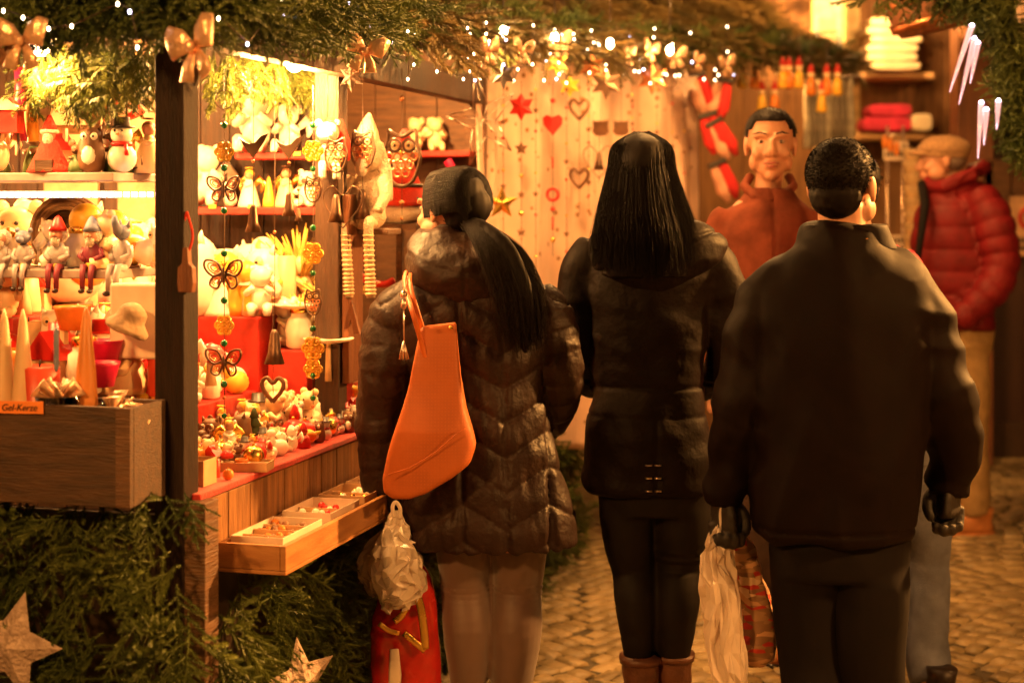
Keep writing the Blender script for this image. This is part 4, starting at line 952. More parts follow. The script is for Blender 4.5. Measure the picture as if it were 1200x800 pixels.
b = MB().at(HMc @ RX(R(6))); b.ell((0,-.012,.062), (.098,.118,.062), 28, 14); b.ell((0,.06,.058), (.078,.055,.03), 20, 10); b.rings([(0,.09,.028,.068,.058),(0,.098,.036,.066,.055),(0,.09,.048,.055,.045)], 24); b.rings([(0,-.012,.02,.086,.104),(0,-.012,.06,.09,.108)], 28)
A3 = np.array((HMc).inverted())
def f_c(co, nm):
    L = co@A3[:3, :3].T+A3[:3, 3]; a = np.arctan2(L[:, 0], L[:, 1]+.012); return np.where(L[:, 2] > .07, -.003*np.exp(-(np.sin(a*4)/.12)**2), 0)+.0015*fnoise(co, 40, 2)
shaped(remesh(b, .006, 2), 'flat_cap', mat('tweed', (.26,.15,.075), .9, nscale=90, var=.3, bump=.5, bscale=150), m3.root, f_c)
b = MB().at(HMc); b.ell((0,-.05,.0), (.078,.062,.045), 16, 10); b.build('hair', mat('grey_hair', (.12,.08,.06), .7, var=.3, nscale=60), m3.root)

# ================= person in pink and jeans, hidden behind the nearest man
m4 = Person('person in a pink jacket and blue jeans almost hidden behind the man in black', 1040, 4.95)
P = m4.P
HM4 = hm(P(1000, 222, 0), R(10), 0, .9)
b = MB(); head_body(b, HM4); m4.limb(b, [(1000, 240, 0, 18), (1003, 280, 0, 22), (1008, 300, 0, 36)])
m4.torso(b, [(290, 975, 1045, 0, .08), (320, 962, 1062, 0, .09), (420, 975, 1060, 0, .1), (540, 985, 1075, 0, .1)])
m4.limb(b, [(972, 320, 0, 16), (965, 390, 0, 14), (975, 440, .15, 11)]); m4.limb(b, [(1060, 320, 0, 16), (1082, 370, 0, 14), (1100, 400, .1, 11)])
for lg in ([(1065, 500, 0, 30), (1078, 600, 0, 25), (1084, 670, .03, 20), (1086, 740, -.02, 18), (1090, 800, -.1, 12), (1090, 812, -.1, 12)], [(1010, 500, 0, 30), (1012, 600, .05, 25), (1010, 670, .08, 20), (1010, 740, .1, 18), (1008, 800, .15, 12)]): m4.limb(b, lg)
hand(b, T(*P(975, 442, .16)) @ RX(R(60)), 1, .7, .9); hand(b, T(*P(1100, 402, .1)) @ RX(R(60)), -1, .7, .9)
finish_body(m4, b, .007, 2); face_parts(m4.root, HM4); short_hair(m4, HM4, -.06, 300, 9)
b = MB(); m4.torso(b, [(490, 978, 1090, 0, .12), (540, 980, 1098, 0, .12)], 24, 3)
for lg in ([(1068, 520, 0, 34), (1082, 600, 0, 29), (1086, 665, .03, 25), (1087, 740, -.02, 24), (1090, 800, -.1, 21)], [(1010, 520, 0, 34), (1012, 600, .05, 28), (1010, 670, .08, 24), (1010, 740, .1, 22), (1008, 795, .15, 20)]): m4.limb(b, lg, 22)
shaped(remesh(b, .008, 2), 'jeans', jeans, m4.root, lambda co, nm: .006*fnoise(co, 18, 3, (1,1,1.4))+.006*(1-np.abs(fnoise(co, 26, 6, (.6,.6,1.5)))))
b = MB(); shoe(b, P(1090,0,0).x, -.1, R(-4)); shoe(b, P(1008,0,0).x, .14, R(3)); b.build('shoes', None, m4.root)
b = MB(); m4.torso(b, [(284, 980, 1050, 0, .09), (300, 965, 1062, 0, .11), (340, 958, 1072, 0, .13), (440, 968, 1070, 0, .14), (530, 972, 1085, 0, .14)], 30, 5)
m4.limb(b, [(976, 300, 0, 18), (966, 330, 0, 22), (962, 390, 0, 20), (975, 440, .14, 16)], 14); m4.limb(b, [(1052, 300, 0, 18), (1066, 325, 0, 21), (1086, 375, 0, 19), (1108, 405, .1, 16)], 14)
shaped(remesh(b, .01, 2), 'jacket', mat('pink_nylon', (.5,.02,.07), .5, bump=.3), m4.root, lambda co, nm: .006*fnoise(co, 16, 3))
# ------------------------------------------------------------------ bags the walkers carry
def loft_thing(name, label, cat, rows, Y, ry, material, partname, vox=.006, it=3, fn=None, dyc=0, p=2.4, root=None):
    """rows: (v, u_left, u_right, thickness factor)"""
    o = at_Y((rows[0][1]+rows[0][2])/2, rows[0][0], Y); t = root or thing(name, label, cat, o)
    o = Vector(t.location); b = MB(); q = []
    for v, ul, ur, k in rows:
        a, c = at_Y(ul, v, Y)-o, at_Y(ur, v, Y)-o; q.append(((a.x+c.x)/2, dyc, a.z, (c.x-a.x)/2, ry*k))
    b.rings([tuple(c) for c in crom(q, 5)], 32, p); shaped(remesh(b, vox, it), partname, material, t, fn); return t
def crinkle_bag(label, rows, Y, ry, material, seed, jit=.009, handle=None):
    '''thin crinkled plastic: a coarse creased skin with sharp facets, and its twisted handles'''
    r = random.Random(seed); o = at_Y((rows[0][1]+rows[0][2])/2, rows[0][0], Y); t = thing('plastic_bag', label, 'plastic bag', o); q = []
    for v, ul, ur, k in rows: a, c = at_Y(ul, v, Y)-o, at_Y(ur, v, Y)-o; q.append(((a.x+c.x)/2, 0, a.z, (c.x-a.x)/2, ry*k))
    q = crom([tuple(c) for c in q], 3); n = 30; vs = []; b = MB(); b.sm = False
    for i, (cx, cy, z, rx, ry_) in enumerate(q):
        g = min(1, i/4)
        for j in range(n):
            a = 2*PI*j/n+.25*math.sin(i*.9); pl = 1+(.16 if j % 2 else -.16)*(1-.75*min(1, i/(len(q)*.6)))
            vs.append((cx+rx*pl*math.cos(a)+r.gauss(0, jit*g*.6), cy+ry_*pl*math.sin(a)+r.gauss(0, jit*g), z+r.gauss(0, jit*g*.9)))
    fs = []
    for i in range(len(q)-1):
        for j in range(n):
            a, c, d, e = i*n+j, i*n+(j+1) % n, (i+1)*n+(j+1) % n, (i+1)*n+j
            fs += [(a, c, d), (a, d, e)] if r.random() < .5 else [(a, c, e), (c, d, e)]
    k = (len(q)-1)*n; fs.append(tuple(k+j for j in range(n))); b.add(vs, fs); m_ = b.build('crinkled_sheet', material, t)
    s_ = m_.modifiers.new('soft', 'SUBSURF'); s_.levels = s_.render_levels = 1; s_.subdivision_type = 'SIMPLE'; sm = m_.modifiers.new('sm', 'SMOOTH'); sm.iterations = 1; sm.factor = .35
    if handle:
        for dy in (-.012, .014): MB().tube(crom([tuple(at_Y(u, v, Y+dy)-o) for u, v in handle], 4), .006, 6, flat=.35).build('handle', material, t)
    return t
def translucent(m, f):
    n = m.node_tree.nodes; l = m.node_tree.links; tr = n.new('ShaderNodeBsdfTranslucent'); mx = n.new('ShaderNodeMixShader'); mx.inputs[0].default_value = f
    l.new(n['Color Ramp'].outputs[0], tr.inputs[0]); l.new(n['Principled BSDF'].outputs[0], mx.inputs[1]); l.new(tr.outputs[0], mx.inputs[2]); l.new(mx.outputs[0], n['Material Output'].inputs[0])
def crumple(a, s1=30, s2=60):
    return lambda co, nm: a*(1.3-1.8*np.abs(fnoise(co, s1, 3)))+a*.8*(1-1.5*np.abs(fnoise(co, s2, 5, (1,1,.5))))+a*.7*(1-1.8*np.abs(fnoise(co, s2*2, 9, (1,1,.3))))+a*.4*(1-1.8*np.abs(fnoise(co, s2*3.2, 19, (1,.6,.8))))
tote_m = mat('orange_leather', (.36,.085,.012), .6, var=.1, nscale=12, bump=.1)
n_ = tote_m.node_tree.nodes; l_ = tote_m.node_tree.links
vo = n_.new('ShaderNodeTexVoronoi'); vo.inputs['Scale'].default_value = 115; vo.inputs['Randomness'].default_value = 0; l_.new(n_['Texture Coordinate'].outputs['Object'], vo.inputs['Vector'])
vo.voronoi_dimensions = '2D'; mpn = n_.new('ShaderNodeMapping'); mpn.inputs['Rotation'].default_value = (R(90), 0, 0); l_.new(n_['Texture Coordinate'].outputs['Object'], mpn.inputs[0]); l_.new(mpn.outputs[0], vo.inputs['Vector'])
lt = n_.new('ShaderNodeMath'); lt.operation = 'LESS_THAN'; lt.inputs[1].default_value = .22; l_.new(vo.outputs['Distance'], lt.inputs[0])
mx = n_.new('ShaderNodeMix'); mx.data_type = 'RGBA'; l_.new(lt.outputs[0], mx.inputs[0]); l_.new(n_['Color Ramp'].outputs[0], mx.inputs[6]); mx.inputs[7].default_value = (.40,.09,.012,1); l_.new(mx.outputs[2], n_['Principled BSDF'].inputs['Base Color'])
YT = 4.17
o_ = at_Y(515, 380, YT); tote = thing('tote_bag', 'orange perforated leather tote bag hanging from the shoulder of the woman in the quilted coat', 'handbag', o_)
outl = [(495,384),(515,381),(535,377),(536,405),(539,440),(544,480),(551,508),(554,522),(548,538),(528,555),(500,573),(480,580),(462,580),(453,574),(452,560),(459,530),(469,495),(480,455),(488,420)]
b = MB(); b.prism([((at_Y(u,v,YT)-o_).x, (at_Y(u,v,YT)-o_).z) for u, v in outl], -.028, .05)
def f_t(co, nm):
    zc = co[:, 2]+.44; w_ = np.clip((-.02-co[:, 2])/.25, 0, 1); side = np.sign(co[:, 1]-.01)
    d = np.zeros_like(co); d[:, 1] = side*(.034*w_*np.clip(1-((co[:, 0]+.02)/.11)**2, 0, 1)-.016*(1-w_))
    return d+nm*(.004*fnoise(co, 16, 3)+.007*(1-1.4*np.abs(fnoise(co, 12, 7, (1.2,1,.5)))))[:, None]
body_t = shaped(remesh(b, .005, 7), 'bag_body', tote_m, tote, f_t)
tote_p = mat('orange_leather_plain', (.46,.10,.014), .5, bump=.15)
b = MB(); b.tube([tuple(at_Y(u, v, YT-.078)-o_) for u, v in ((455,556),(480,548),(510,530),(535,508),(548,500))], .0014, 6); b.build('seam', tote_p, tote)
for dy, uu in ((-.025, 0), (.03, 6)):
    q = crom([tuple(at_Y(u+uu, v, YT+d_)-o_) for u, v, d_ in ((500,425,dy),(492,395,dy-.01),(484,368,dy-.02),(477,345,.03),(474,326,.09),(476,318,.17))], 6); MB().tube(q, .0065, 8, flat=.45).build('strap', tote_p, tote)
p = at_Y(528, 384, YT-.035)-o_; MB().ell(tuple(p), (.006,.004,.006), 10, 6).build('stud', gold_m, tote)
p = at_Y(497, 388, YT-.03)-o_
ch = at_Y(473, 345, YT-.03)-o_; b = MB(); b.tube([tuple(at_Y(479,322,YT-.03)-o_), tuple(ch)], .0015, 5); b.ell(tuple(ch), .010, 10, 8); b.ell(tuple(ch+Vector((0,0,-.025))), (.008,.006,.014), 10, 8); b.tube([tuple(ch+Vector((0,0,-.03))), tuple(ch+Vector((.001,0,-.12)))], .0022, 6)
for i in range(7): a = i*.9; b.tube([tuple(ch+Vector((0,0,-.12))), tuple(ch+Vector((.012*math.cos(a), .012*math.sin(a), -.165)))], .0026, 5)
b.build('charm', silver_m, tote)
# white carrier bag and red gift bag in her hand
plast = mat('white_plastic', (.82,.72,.62), .22, var=.06, trans=.35, bump=.3, bscale=25)
translucent(plast, .3)
crinkle_bag('crumpled white plastic bag in the left hand of the woman in the quilted coat', [(598,460,469,.15),(612,454,474,.3),(630,445,482,.6),(648,438,490,.85),(668,436,497,1),(688,440,500,.9),(702,446,490,.6),(712,450,474,.3)], 4.28, .055, plast, 3, .008, ((462,606),(460,594),(464,588),(469,596),(468,608)))
thin = mat('thin_plastic', (.6,.48,.36), .25, var=.06); translucent(thin, .45)
crinkle_bag('small half-empty translucent bag bulging left of the white plastic bag', [(618,450,458,.2),(640,428,456,.6),(665,419,452,.9),(684,426,450,.6),(696,436,448,.3)], 4.38, .035, thin, 5, .006)
gift = loft_thing('gift_bag', 'glossy red gift bag with gold strokes hanging below the white plastic bag', 'gift bag', [(655,470,486,.2),(672,458,500,.5),(700,445,508,.8),(760,436,514,1),(860,432,516,1),(862,434,514,.98)], 4.36, .055, mat('red_gloss_paper', (.42,.015,.01), .25, var=.2, coat=.4), 'bag_body', .006, 2, crumple(.004, 9, 24), p=3)
gl = Vector(gift.location)
for pts, wd in (([(487,690),(493,712),(497,742),(498,760)], .011), ([(498,762),(486,752),(473,741)], .009), ([(462,728),(470,722),(476,712)], .009), ([(444,730),(455,738),(468,742)], .007)):
    q = [tuple(at_Y(u, v, 4.29)-gl) for u, v in pts]; MB().tube(crom(q, 4), wd, 8, flat=.25).build('gold_stroke', gold_m, gift)
MB().tube([tuple(at_Y(u, v, 4.28)-gl) for u, v in ((462,760),(463,790),(462,830))], [.012,.017,.016], 8, flat=.3).build('pale_ribbon', paper_w, gift)
# the nearest man's carrier bags
wpb = mat('white_plastic_b', (.8,.68,.58), .3, var=.05); translucent(wpb, .3)
crinkle_bag('long white plastic bag in the left glove of the man in black', [(612,842,852,.2),(628,832,856,.4),(655,822,860,.7),(700,822,866,1),(760,828,872,1),(812,838,876,1),(830,842,872,.7)], 3.98, .04, wpb, 8, .007, ((846,620),(845,600),(849,590),(853,602),(852,620)))
pat = mat('patterned_paper', (.45,.2,.1), .6); n_ = pat.node_tree.nodes; l_ = pat.node_tree.links
vo = n_.new('ShaderNodeTexVoronoi'); vo.inputs['Scale'].default_value = 60; mp2 = n_.new('ShaderNodeMapping'); mp2.inputs['Scale'].default_value = (.5,1,1.6); mp2.inputs['Rotation'].default_value = (0,R(35),0); l_.new(n_['Texture Coordinate'].outputs['Object'], mp2.inputs[0]); l_.new(mp2.outputs[0], vo.inputs['Vector'])
cr = n_.new('ShaderNodeValToRGB'); cr.color_ramp.interpolation = 'CONSTANT'; e = cr.color_ramp.elements; e[0].color = (.5,.27,.13,1); e[1].position = .3; e[1].color = (.22,.11,.05,1)
for po, c_ in ((.55, (.42,.03,.02,1)), (.62, (.3,.16,.07,1)), (.82, (.6,.4,.24,1))): k = e.new(po); k.color = c_
l_.new(vo.outputs['Color'], cr.inputs[0]); l_.new(cr.outputs[0], n_['Principled BSDF'].inputs['Base Color'])
loft_thing('paper_bag', 'brown and red patterned paper bag beside the white plastic bag of the man in black', 'paper bag', [(612,850,860,.2),(625,853,872,.4),(650,857,884,.7),(700,862,900,1),(760,868,906,1),(776,874,896,.8)], 4.06, .045, pat, 'bag_body', .006, 3, crumple(.006, 14, 40))
# ------------------------------------------------------------------ the goods: one builder per kind, then copies
KIT = {}
def kit(key, fn, loc, rz, label, cat, group=None, sc=1, name=None, ry=0):
    if key not in KIT:
        r_ = fn(); r_['category'] = cat
        if 'group' in r_: pass
        KIT[key] = r_; r_.name = name or r_.name; o = r_
        o.location = loc; o.rotation_euler = (0, ry, rz); o.scale = (sc,)*3; o['label'] = label
    else: o = dup(KIT[key], loc, rz, label, sc, None, ry)
    if group: o['group'] = group
    elif 'group' in o: del o['group']
    return o
def single(name, fn):
    def f(): b = MB(); fn(b); return b.build(name)
    return f
# --- one-piece figurines, base at z=0, looking towards -y, nominal height 0.1 m
def g_cherub(c):
    def f(b):
        b.m(c); b.ell((0,.002,.034), (.022,.019,.03)); b.ell((0,-.003,.078), (.021,.02,.022), 12, 8)
        for i in range(9): a = i*.7; b.ell((.017*math.cos(a), .006+.012*math.sin(a), .088+.006*math.sin(a*2)), .009, 7, 5)
        for s in (1,-1):
            b.tube([(s*.018,-.002,.052),(s*.026,-.014,.046),(s*.012,-.022,.058)], [.007,.007,.006], 7); b.tube([(s*.011,-.008,.012),(s*.016,-.032,.02),(s*.015,-.038,.004)], [.011,.01,.007], 7)
            b.at(b.M); b.tube([(s*.008,.018,.05),(s*.026,.026,.068),(s*.034,.028,.052),(s*.03,.024,.034)], [.006,.012,.01,.003], 7, flat=.4)
    return f
def g_snowman(c, h):
    def f(b):
        b.m(white_c); b.ell((0,0,.026), .027); b.ell((0,-.002,.068), .020); b.m(c); b.torus((0,-.001,.051), .016, .005, 12, 5, 'z'); b.tube([(.012,-.016,.05),(.016,-.022,.03)], .004, 5)
        b.m(h); b.lathe([(.024,.08),(.024,.083),(.015,.084),(.014,.1),(0,.1)], 12); b.m(orange_c); b.tube([(0,-.02,.069),(0,-.034,.067)], [.003,.0005], 5)
        b.m(dark_c); b.ell((-.007,-.02,.075), .0022, 5, 4); b.ell((.007,-.02,.075), .0022, 5, 4)
    return f
def g_bird(c, w_):
    def f(b):
        b.m(c); b.ell((0,0,.034), (.024,.036,.028)); b.ell((0,-.026,.066), (.017,.019,.018)); b.tube([(0,.024,.036),(0,.055,.05)], [.014,.004], 7, flat=.4)
        b.m(w_); b.tube([(0,-.042,.066),(0,-.054,.064)], [.005,.001], 6)
        for s in (1,-1): b.ell((s*.021,.006,.038), (.006,.024,.016), 8, 6)
        b.m(brown_c); b.lathe([(.016,0),(.016,.005),(.006,.008)], 10)
    return f
def g_gnome(c, r_):
    def f(b):
        b.m(c); b.lathe([(.026,0),(.028,.01),(.024,.035),(.016,.048)], 12); b.m(skin); b.ell((0,-.002,.056), .014, 10, 8); b.ell((0,-.016,.055), .004, 6, 5)
        b.m(fur_w); b.ell((0,-.012,.042), (.012,.008,.014), 8, 6); b.m(r_); b.lathe([(.017,.06),(.013,.075),(.006,.092),(.001,.1)], 10)
        for s in (1,-1): b.m(c); b.tube([(s*.018,0,.042),(s*.026,-.01,.03),(s*.014,-.02,.026)], .006, 6)
    return f
def g_owl(c, w_):
    def f(b):
        b.m(c); b.lathe([(.018,0),(.028,.012),(.03,.04),(.024,.07),(.024,.085),(.012,.095),(0,.096)], 14); b.tube([(-.016,0,.085),(-.022,0,.102)], [.008,.001], 6); b.tube([(.016,0,.085),(.022,0,.102)], [.008,.001], 6)
        b.m(w_); b.ell((-.010,-.02,.076), (.009,.005,.009), 8, 6); b.ell((.010,-.02,.076), (.009,.005,.009), 8, 6); b.ell((0,-.024,.035), (.016,.008,.022), 8, 6); b.m(dark_c); b.ell((-.010,-.025,.076), .003, 6, 4); b.ell((.010,-.025,.076), .003, 6, 4)
    return f
def g_teddy(c, w_):
    def f(b):
        b.m(c); b.ell((0,0,.032), (.025,.021,.03)); b.ell((0,-.004,.076), (.021,.02,.02)); b.m(w_); b.ell((0,-.022,.07), (.009,.007,.007), 8, 6); b.m(c)
        for s in (1,-1): b.ell((s*.017,0,.094), .008, 8, 6); b.tube([(s*.02,0,.05),(s*.032,-.012,.036)], [.009,.008], 7); b.tube([(s*.014,-.008,.012),(s*.02,-.036,.010)], [.011,.01], 7)
        b.m(dark_c); b.ell((-.007,-.022,.08), .0022, 5, 4); b.ell((.007,-.022,.08), .0022, 5, 4); b.ell((0,-.029,.072), .0025, 5, 4)
    return f
def g_angel(c, h):
    def f(b):
        b.m(c); b.lathe([(.03,0),(.028,.008),(.018,.045),(.011,.064),(.008,.07)], 14); b.m(skin); b.ell((0,0,.08), .012, 10, 8); b.m(h); b.ell((0,.003,.084), (.013,.012,.012), 10, 7); b.torus((0,.002,.1), .010, .0015, 12, 4, 'z')
        b.m(gold_m)
        for s in (1,-1): b.tube([(s*.004,.01,.05),(s*.022,.016,.072),(s*.034,.016,.06),(s*.026,.014,.036)], [.004,.012,.010,.002], 7, flat=.3)
        b.m(c); b.tube([(-.012,0,.06),(0,-.02,.054),(.012,0,.06)], .005, 6)
    return f
def g_tree(c):
    def f(b):
        b.m(brown_c); b.lathe([(.012,0),(.012,.006),(.004,.008),(.004,.02)], 8); b.m(c)
        for i in range(4): z = .016+i*.02; b.lathe([(.0,z+.001),(.032-.0065*i,z),(.010-.002*i,z+.022),(0,z+.026)], 12)
    return f
def g_house(c, r_):
    def f(b):
        b.m(c); b.box(-.026,.026,-.02,.02,0,.05); b.m(r_); b.prism([(-.032,.048),(.032,.048),(0,.085)], -.026, .026); b.m(dark_c); b.box(-.006,.006,-.0215,-.02,.001,.024); b.m(yellow_c); b.box(-.02,-.011,-.0215,-.02,.02,.034); b.box(.011,.02,-.0215,-.02,.02,.034); b.m(c); b.box(.008,.016,.002,.01,.06,.095)
    return f
def g_jar(c, l_):
    def f(b): b.m(c); b.lathe([(.018,0),(.026,.006),(.028,.04),(.024,.062),(.017,.068),(.017,.075)], 16); b.m(l_); b.lathe([(.019,.075),(.019,.088),(.005,.092),(.004,.1),(0,.101)], 14)
    return f
def g_candle(c): 
    def f(b): b.m(c); b.lathe([(.02,0),(.021,.002),(.021,.094),(.017,.096),(.002,.093)], 18); b.m(dark_c); b.tube([(0,0,.093),(.001,0,.102)], .0012, 5)
    return f
def g_cone(c):
    def f(b): b.m(c); b.lathe([(.021,0),(.019,.02),(.012,.06),(.005,.093),(.001,.1)], 16)
    return f
def g_spire(c):
    def f(b): b.m(c); b.lathe([(.0095,0),(.0085,.02),(.006,.06),(.0025,.093),(.0005,.1)], 16)
    return f
def g_tealight(c):
    def f(b): b.m(c); b.lathe([(.022,0),(.03,.01),(.032,.04),(.029,.05),(.026,.05),(.028,.03),(.02,.012),(0,.012)], 16); b.m(wax_w); b.lathe([(.018,.013),(.018,.026),(0,.026)], 12)
    return f
def g_mushroom(c):
    def f(b): b.m(cream_c); b.lathe([(.014,0),(.010,.03),(.009,.06)], 12); b.m(c); b.lathe([(.009,.052),(.036,.054),(.034,.068),(.02,.088),(0,.095)], 16); b.m(white_c); [b.ell((.022*math.cos(i*1.3), .022*math.sin(i*1.3), .08), .004, 6, 4) for i in range(5)]
    return f
def g_duck(c):
    def f(b): b.m(c); b.ell((0,0,.03), (.024,.036,.03)); b.tube([(0,-.018,.04),(0,-.03,.062),(0,-.03,.076)], [.014,.01,.01], 8); b.ell((0,-.033,.084), (.015,.018,.015)); b.m(orange_c); b.ell((0,-.052,.081), (.007,.01,.003), 8, 5)
    return f
def g_ball(c):
    def f(b): b.m(c); b.ell((0,0,.045), .045, 16, 12); b.m(gold_m); b.lathe([(.007,.088),(.007,.1),(0,.1)], 8)
    return f
def g_mouse(c, d):
    def f(b):
        b.m(d); b.lathe([(.026,0),(.024,.02),(.014,.05)], 12); b.m(c); b.ell((0,-.006,.066), (.015,.019,.015)); b.tube([(0,-.02,.064),(0,-.034,.06)], [.007,.002], 6)
        for s in (1,-1): b.ell((s*.014,.002,.084), (.011,.003,.012), 8, 6); b.tube([(s*.012,0,.045),(s*.014,-.02,.04)], .005, 6)
        b.tube([(.015,.018,.008),(.03,.028,.01),(.036,.02,.03)], [.003,.002,.001], 5)
    return f
KINDS = {
 'cherub': lambda c: (single('cherub_figurine', g_cherub(c[0])), 'figurine'), 'snowman': lambda c: (single('snowman_figurine', g_snowman(c[0], c[1])), 'figurine'),
 'bird': lambda c: (single('bird_figurine', g_bird(c[0], c[1])), 'figurine'), 'gnome': lambda c: (single('gnome_figurine', g_gnome(c[0], c[1])), 'figurine'),
 'owl': lambda c: (single('owl_figurine', g_owl(c[0], c[1])), 'figurine'), 'teddy': lambda c: (single('teddy_bear', g_teddy(c[0], c[1])), 'figurine'),
 'angel': lambda c: (single('angel_figurine', g_angel(c[0], c[1])), 'figurine'), 'tree': lambda c: (single('toy_tree', g_tree(c[0])), 'ornament'),
 'house': lambda c: (single('toy_house', g_house(c[0], c[1])), 'ornament'), 'jar': lambda c: (single('lidded_jar', g_jar(c[0], c[1])), 'jar'),
 'candle': lambda c: (single('pillar_candle', g_candle(c[0])), 'candle'), 'cone': lambda c: (single('cone_candle', g_cone(c[0])), 'candle'),
 'spire': lambda c: (single('tapered_candle', g_spire(c[0])), 'candle'), 'tealight': lambda c: (single('tealight_holder', g_tealight(c[0])), 'candle holder'), 'mushroom': lambda c: (single('toy_mushroom', g_mushroom(c[0])), 'ornament'),
 'duck': lambda c: (single('duck_figurine', g_duck(c[0])), 'figurine'), 'ball': lambda c: (single('bauble', g_ball(c[0])), 'bauble'), 'mouse': lambda c: (single('mouse_figurine', g_mouse(c[0], c[1])), 'figurine')}
CW = {white_c: 'white', cream_c: 'cream', yellow_c: 'yellow', orange_c: 'orange', red_c: 'red', magenta_c: 'magenta', brown_c: 'brown', dark_c: 'black', gold_m: 'gold', moss_c: 'green', wax_w: 'pale', wax_r: 'red', wax_o: 'orange', blue_c: 'grey-blue', fur_w: 'fluffy white', straw: 'straw-coloured', copper_m: 'coppery'}
NOUN = {'cherub': 'seated cherub', 'snowman': 'snowman in a %s scarf', 'bird': 'bird', 'gnome': 'gnome in a pointed hat', 'owl': 'owl', 'teddy': 'sitting bear', 'angel': 'angel with gold wings', 'tree': 'toy fir tree', 'house': 'toy house', 'jar': 'lidded jar', 'candle': 'pillar candle', 'cone': 'pointed candle', 'spire': 'tapered candle', 'tealight': 'tealight holder', 'mushroom': 'toy mushroom', 'duck': 'duck', 'ball': 'bauble', 'mouse': 'mouse in a coat'}
used = {}
def goods(kind, cols, p, h, where, rz=0, size=''):
    """h: height in metres"""
    fn, cat = KINDS[kind](cols); base = 'mouse in a %s coat' % CW[cols[1]] if kind == 'mouse' else (NOUN[kind] % CW[cols[0]] if '%s' in NOUN[kind] else CW[cols[0]]+' '+NOUN[kind])
    lab = (size+' '+base+' '+where).strip(); used[lab] = used.get(lab, 0)+1
    o = kit((kind,)+tuple(c.name for c in cols), fn, p, rz, lab, cat, None, h/.1); o['_n'] = lab; return o
def close_groups():
    """look-alikes standing in one crowd share label and group; the odd ones keep their own label"""
    fam = {}
    for o in C.objects:
        if '_n' in o.keys():
            if used[o['_n']] > 1: fam.setdefault(o['_n'], []).append(o)
            del o['_n']
    for k, os_ in fam.items():
        os_.sort(key=lambda o: o.location.x/o.location.y); n = len(os_)
        for i, o in enumerate(os_): o['group'] = k; o['label'] = k+', '+('leftmost' if i == 0 else 'rightmost' if i == n-1 else ORD[i]+' from the left' if i < n/2 else ORD[n-1-i]+' from the right')
PAIRS = [('cherub', (white_c,)), ('cherub', (cream_c,)), ('snowman', (red_c, dark_c)), ('snowman', (magenta_c, red_c)), ('bird', (white_c, orange_c)), ('bird', (yellow_c, orange_c)), ('gnome', (red_c, red_c)), ('gnome', (cream_c, red_c)), ('owl', (white_c, cream_c)), ('owl', (brown_c, white_c)), ('teddy', (cream_c, white_c)), ('teddy', (brown_c, cream_c)), ('angel', (white_c, yellow_c)), ('angel', (red_c, yellow_c)), ('angel', (cream_c, brown_c)), ('tree', (moss_c,)), ('house', (cream_c, red_c)), ('mushroom', (red_c,)), ('duck', (yellow_c,)), ('duck', (white_c,)), ('ball', (gold_m,)), ('ball', (red_c,)), ('mouse', (cream_c, red_c)), ('mouse', (brown_c, moss_c)), ('tealight', (orange_c,)), ('jar', (white_c, gold_m))]
r = random.Random(77)
def row(s0, s1, t0, t1, z, n, h0, h1, pool, where, minp=1, fac=None):
    k = 0; pts = []
    tries = 0
    while k < n and tries < n*40:
        tries += 1; s, t = r.uniform(s0, s1), r.uniform(t0, t1); h = r.uniform(h0, h1)
        if any((s-a)**2+(t-b_)**2 < (minp*.5*(h+c_)*.52)**2 for a, b_, c_ in pts): continue
        pts.append((s, t, h)); kd, cl = r.choice(pool); goods(kd, cl, W(s, t, z), h, where, RS+r.uniform(-.9, .5), ''); k += 1
# crowd on the red counter
CROWD = PAIRS+[PAIRS[i] for i in (0,0,1,4,5,6,10,12,12,14,18,19,8,20)]
row(.36, 1.03, .02, .26, .8485, 115, .048, .075, CROWD, 'in the counter\'s figurine crowd')
row(1.03, 1.42, .01, .12, .8485, 30, .048, .075, CROWD, 'in the counter\'s figurine crowd')
row(.45, 1.03, .14, .27, .8485, 20, .085, .115, [PAIRS[i] for i in (1,6,9,11,12,14,15,22,23)], 'towering in the counter crowd')
row(1.5, 2.35, .03, .5, .8485, 60, .07, .16, PAIRS, 'beyond the second post')
# tiers
row(.34, 1.0, .30, .43, .9655, 34, .09, .125, [PAIRS[i] for i in (0,0,1,4,5,8,8,10,18,19,25,19)], 'on the lowest red tier')
row(.34, 1.0, .47, .60, 1.0955, 28, .11, .15, [PAIRS[i] for i in (0,1,4,5,8,8,10,12,18,19,25)], 'on the middle red tier')
row(.34, 1.40, .66, .92, 1.2155, 30, .12, .2, [PAIRS[i] for i in (0,1,8,10,12,15,16,19)]+[('candle', (wax_w,)), ('cone', (wax_w,)), ('candle', (wax_o,))], 'on the top red tier')
row(.62, 1.3, .64, .9, 1.2155, 12, .22, .31, [PAIRS[i] for i in (0,1,4,5,10,8,12)]+[('candle', (wax_w,)), ('cone', (yellow_c,)), ('jar', (cream_c, red_c))], 'tall at the back of the top tier', .8)
row(1.05, 1.4, .29, .60, 1.1755, 26, .13, .25, [PAIRS[i] for i in (0,1,4,5,8,10,12,19)]+[('candle', (wax_w,)), ('cone', (yellow_c,))], 'on the high red box', .62)
row(1.07, 1.4, .15, .25, 1.0805, 11, .09, .16, [PAIRS[i] for i in (0,1,4,5,8,19,25)], 'on the red box behind the second post', .7)
row(.86, 1.03, .08, .27, .8485, 14, .09, .15, [PAIRS[i] for i in (0,1,4,8,10,2,12,22,6)], 'before the red box on the counter', .7)
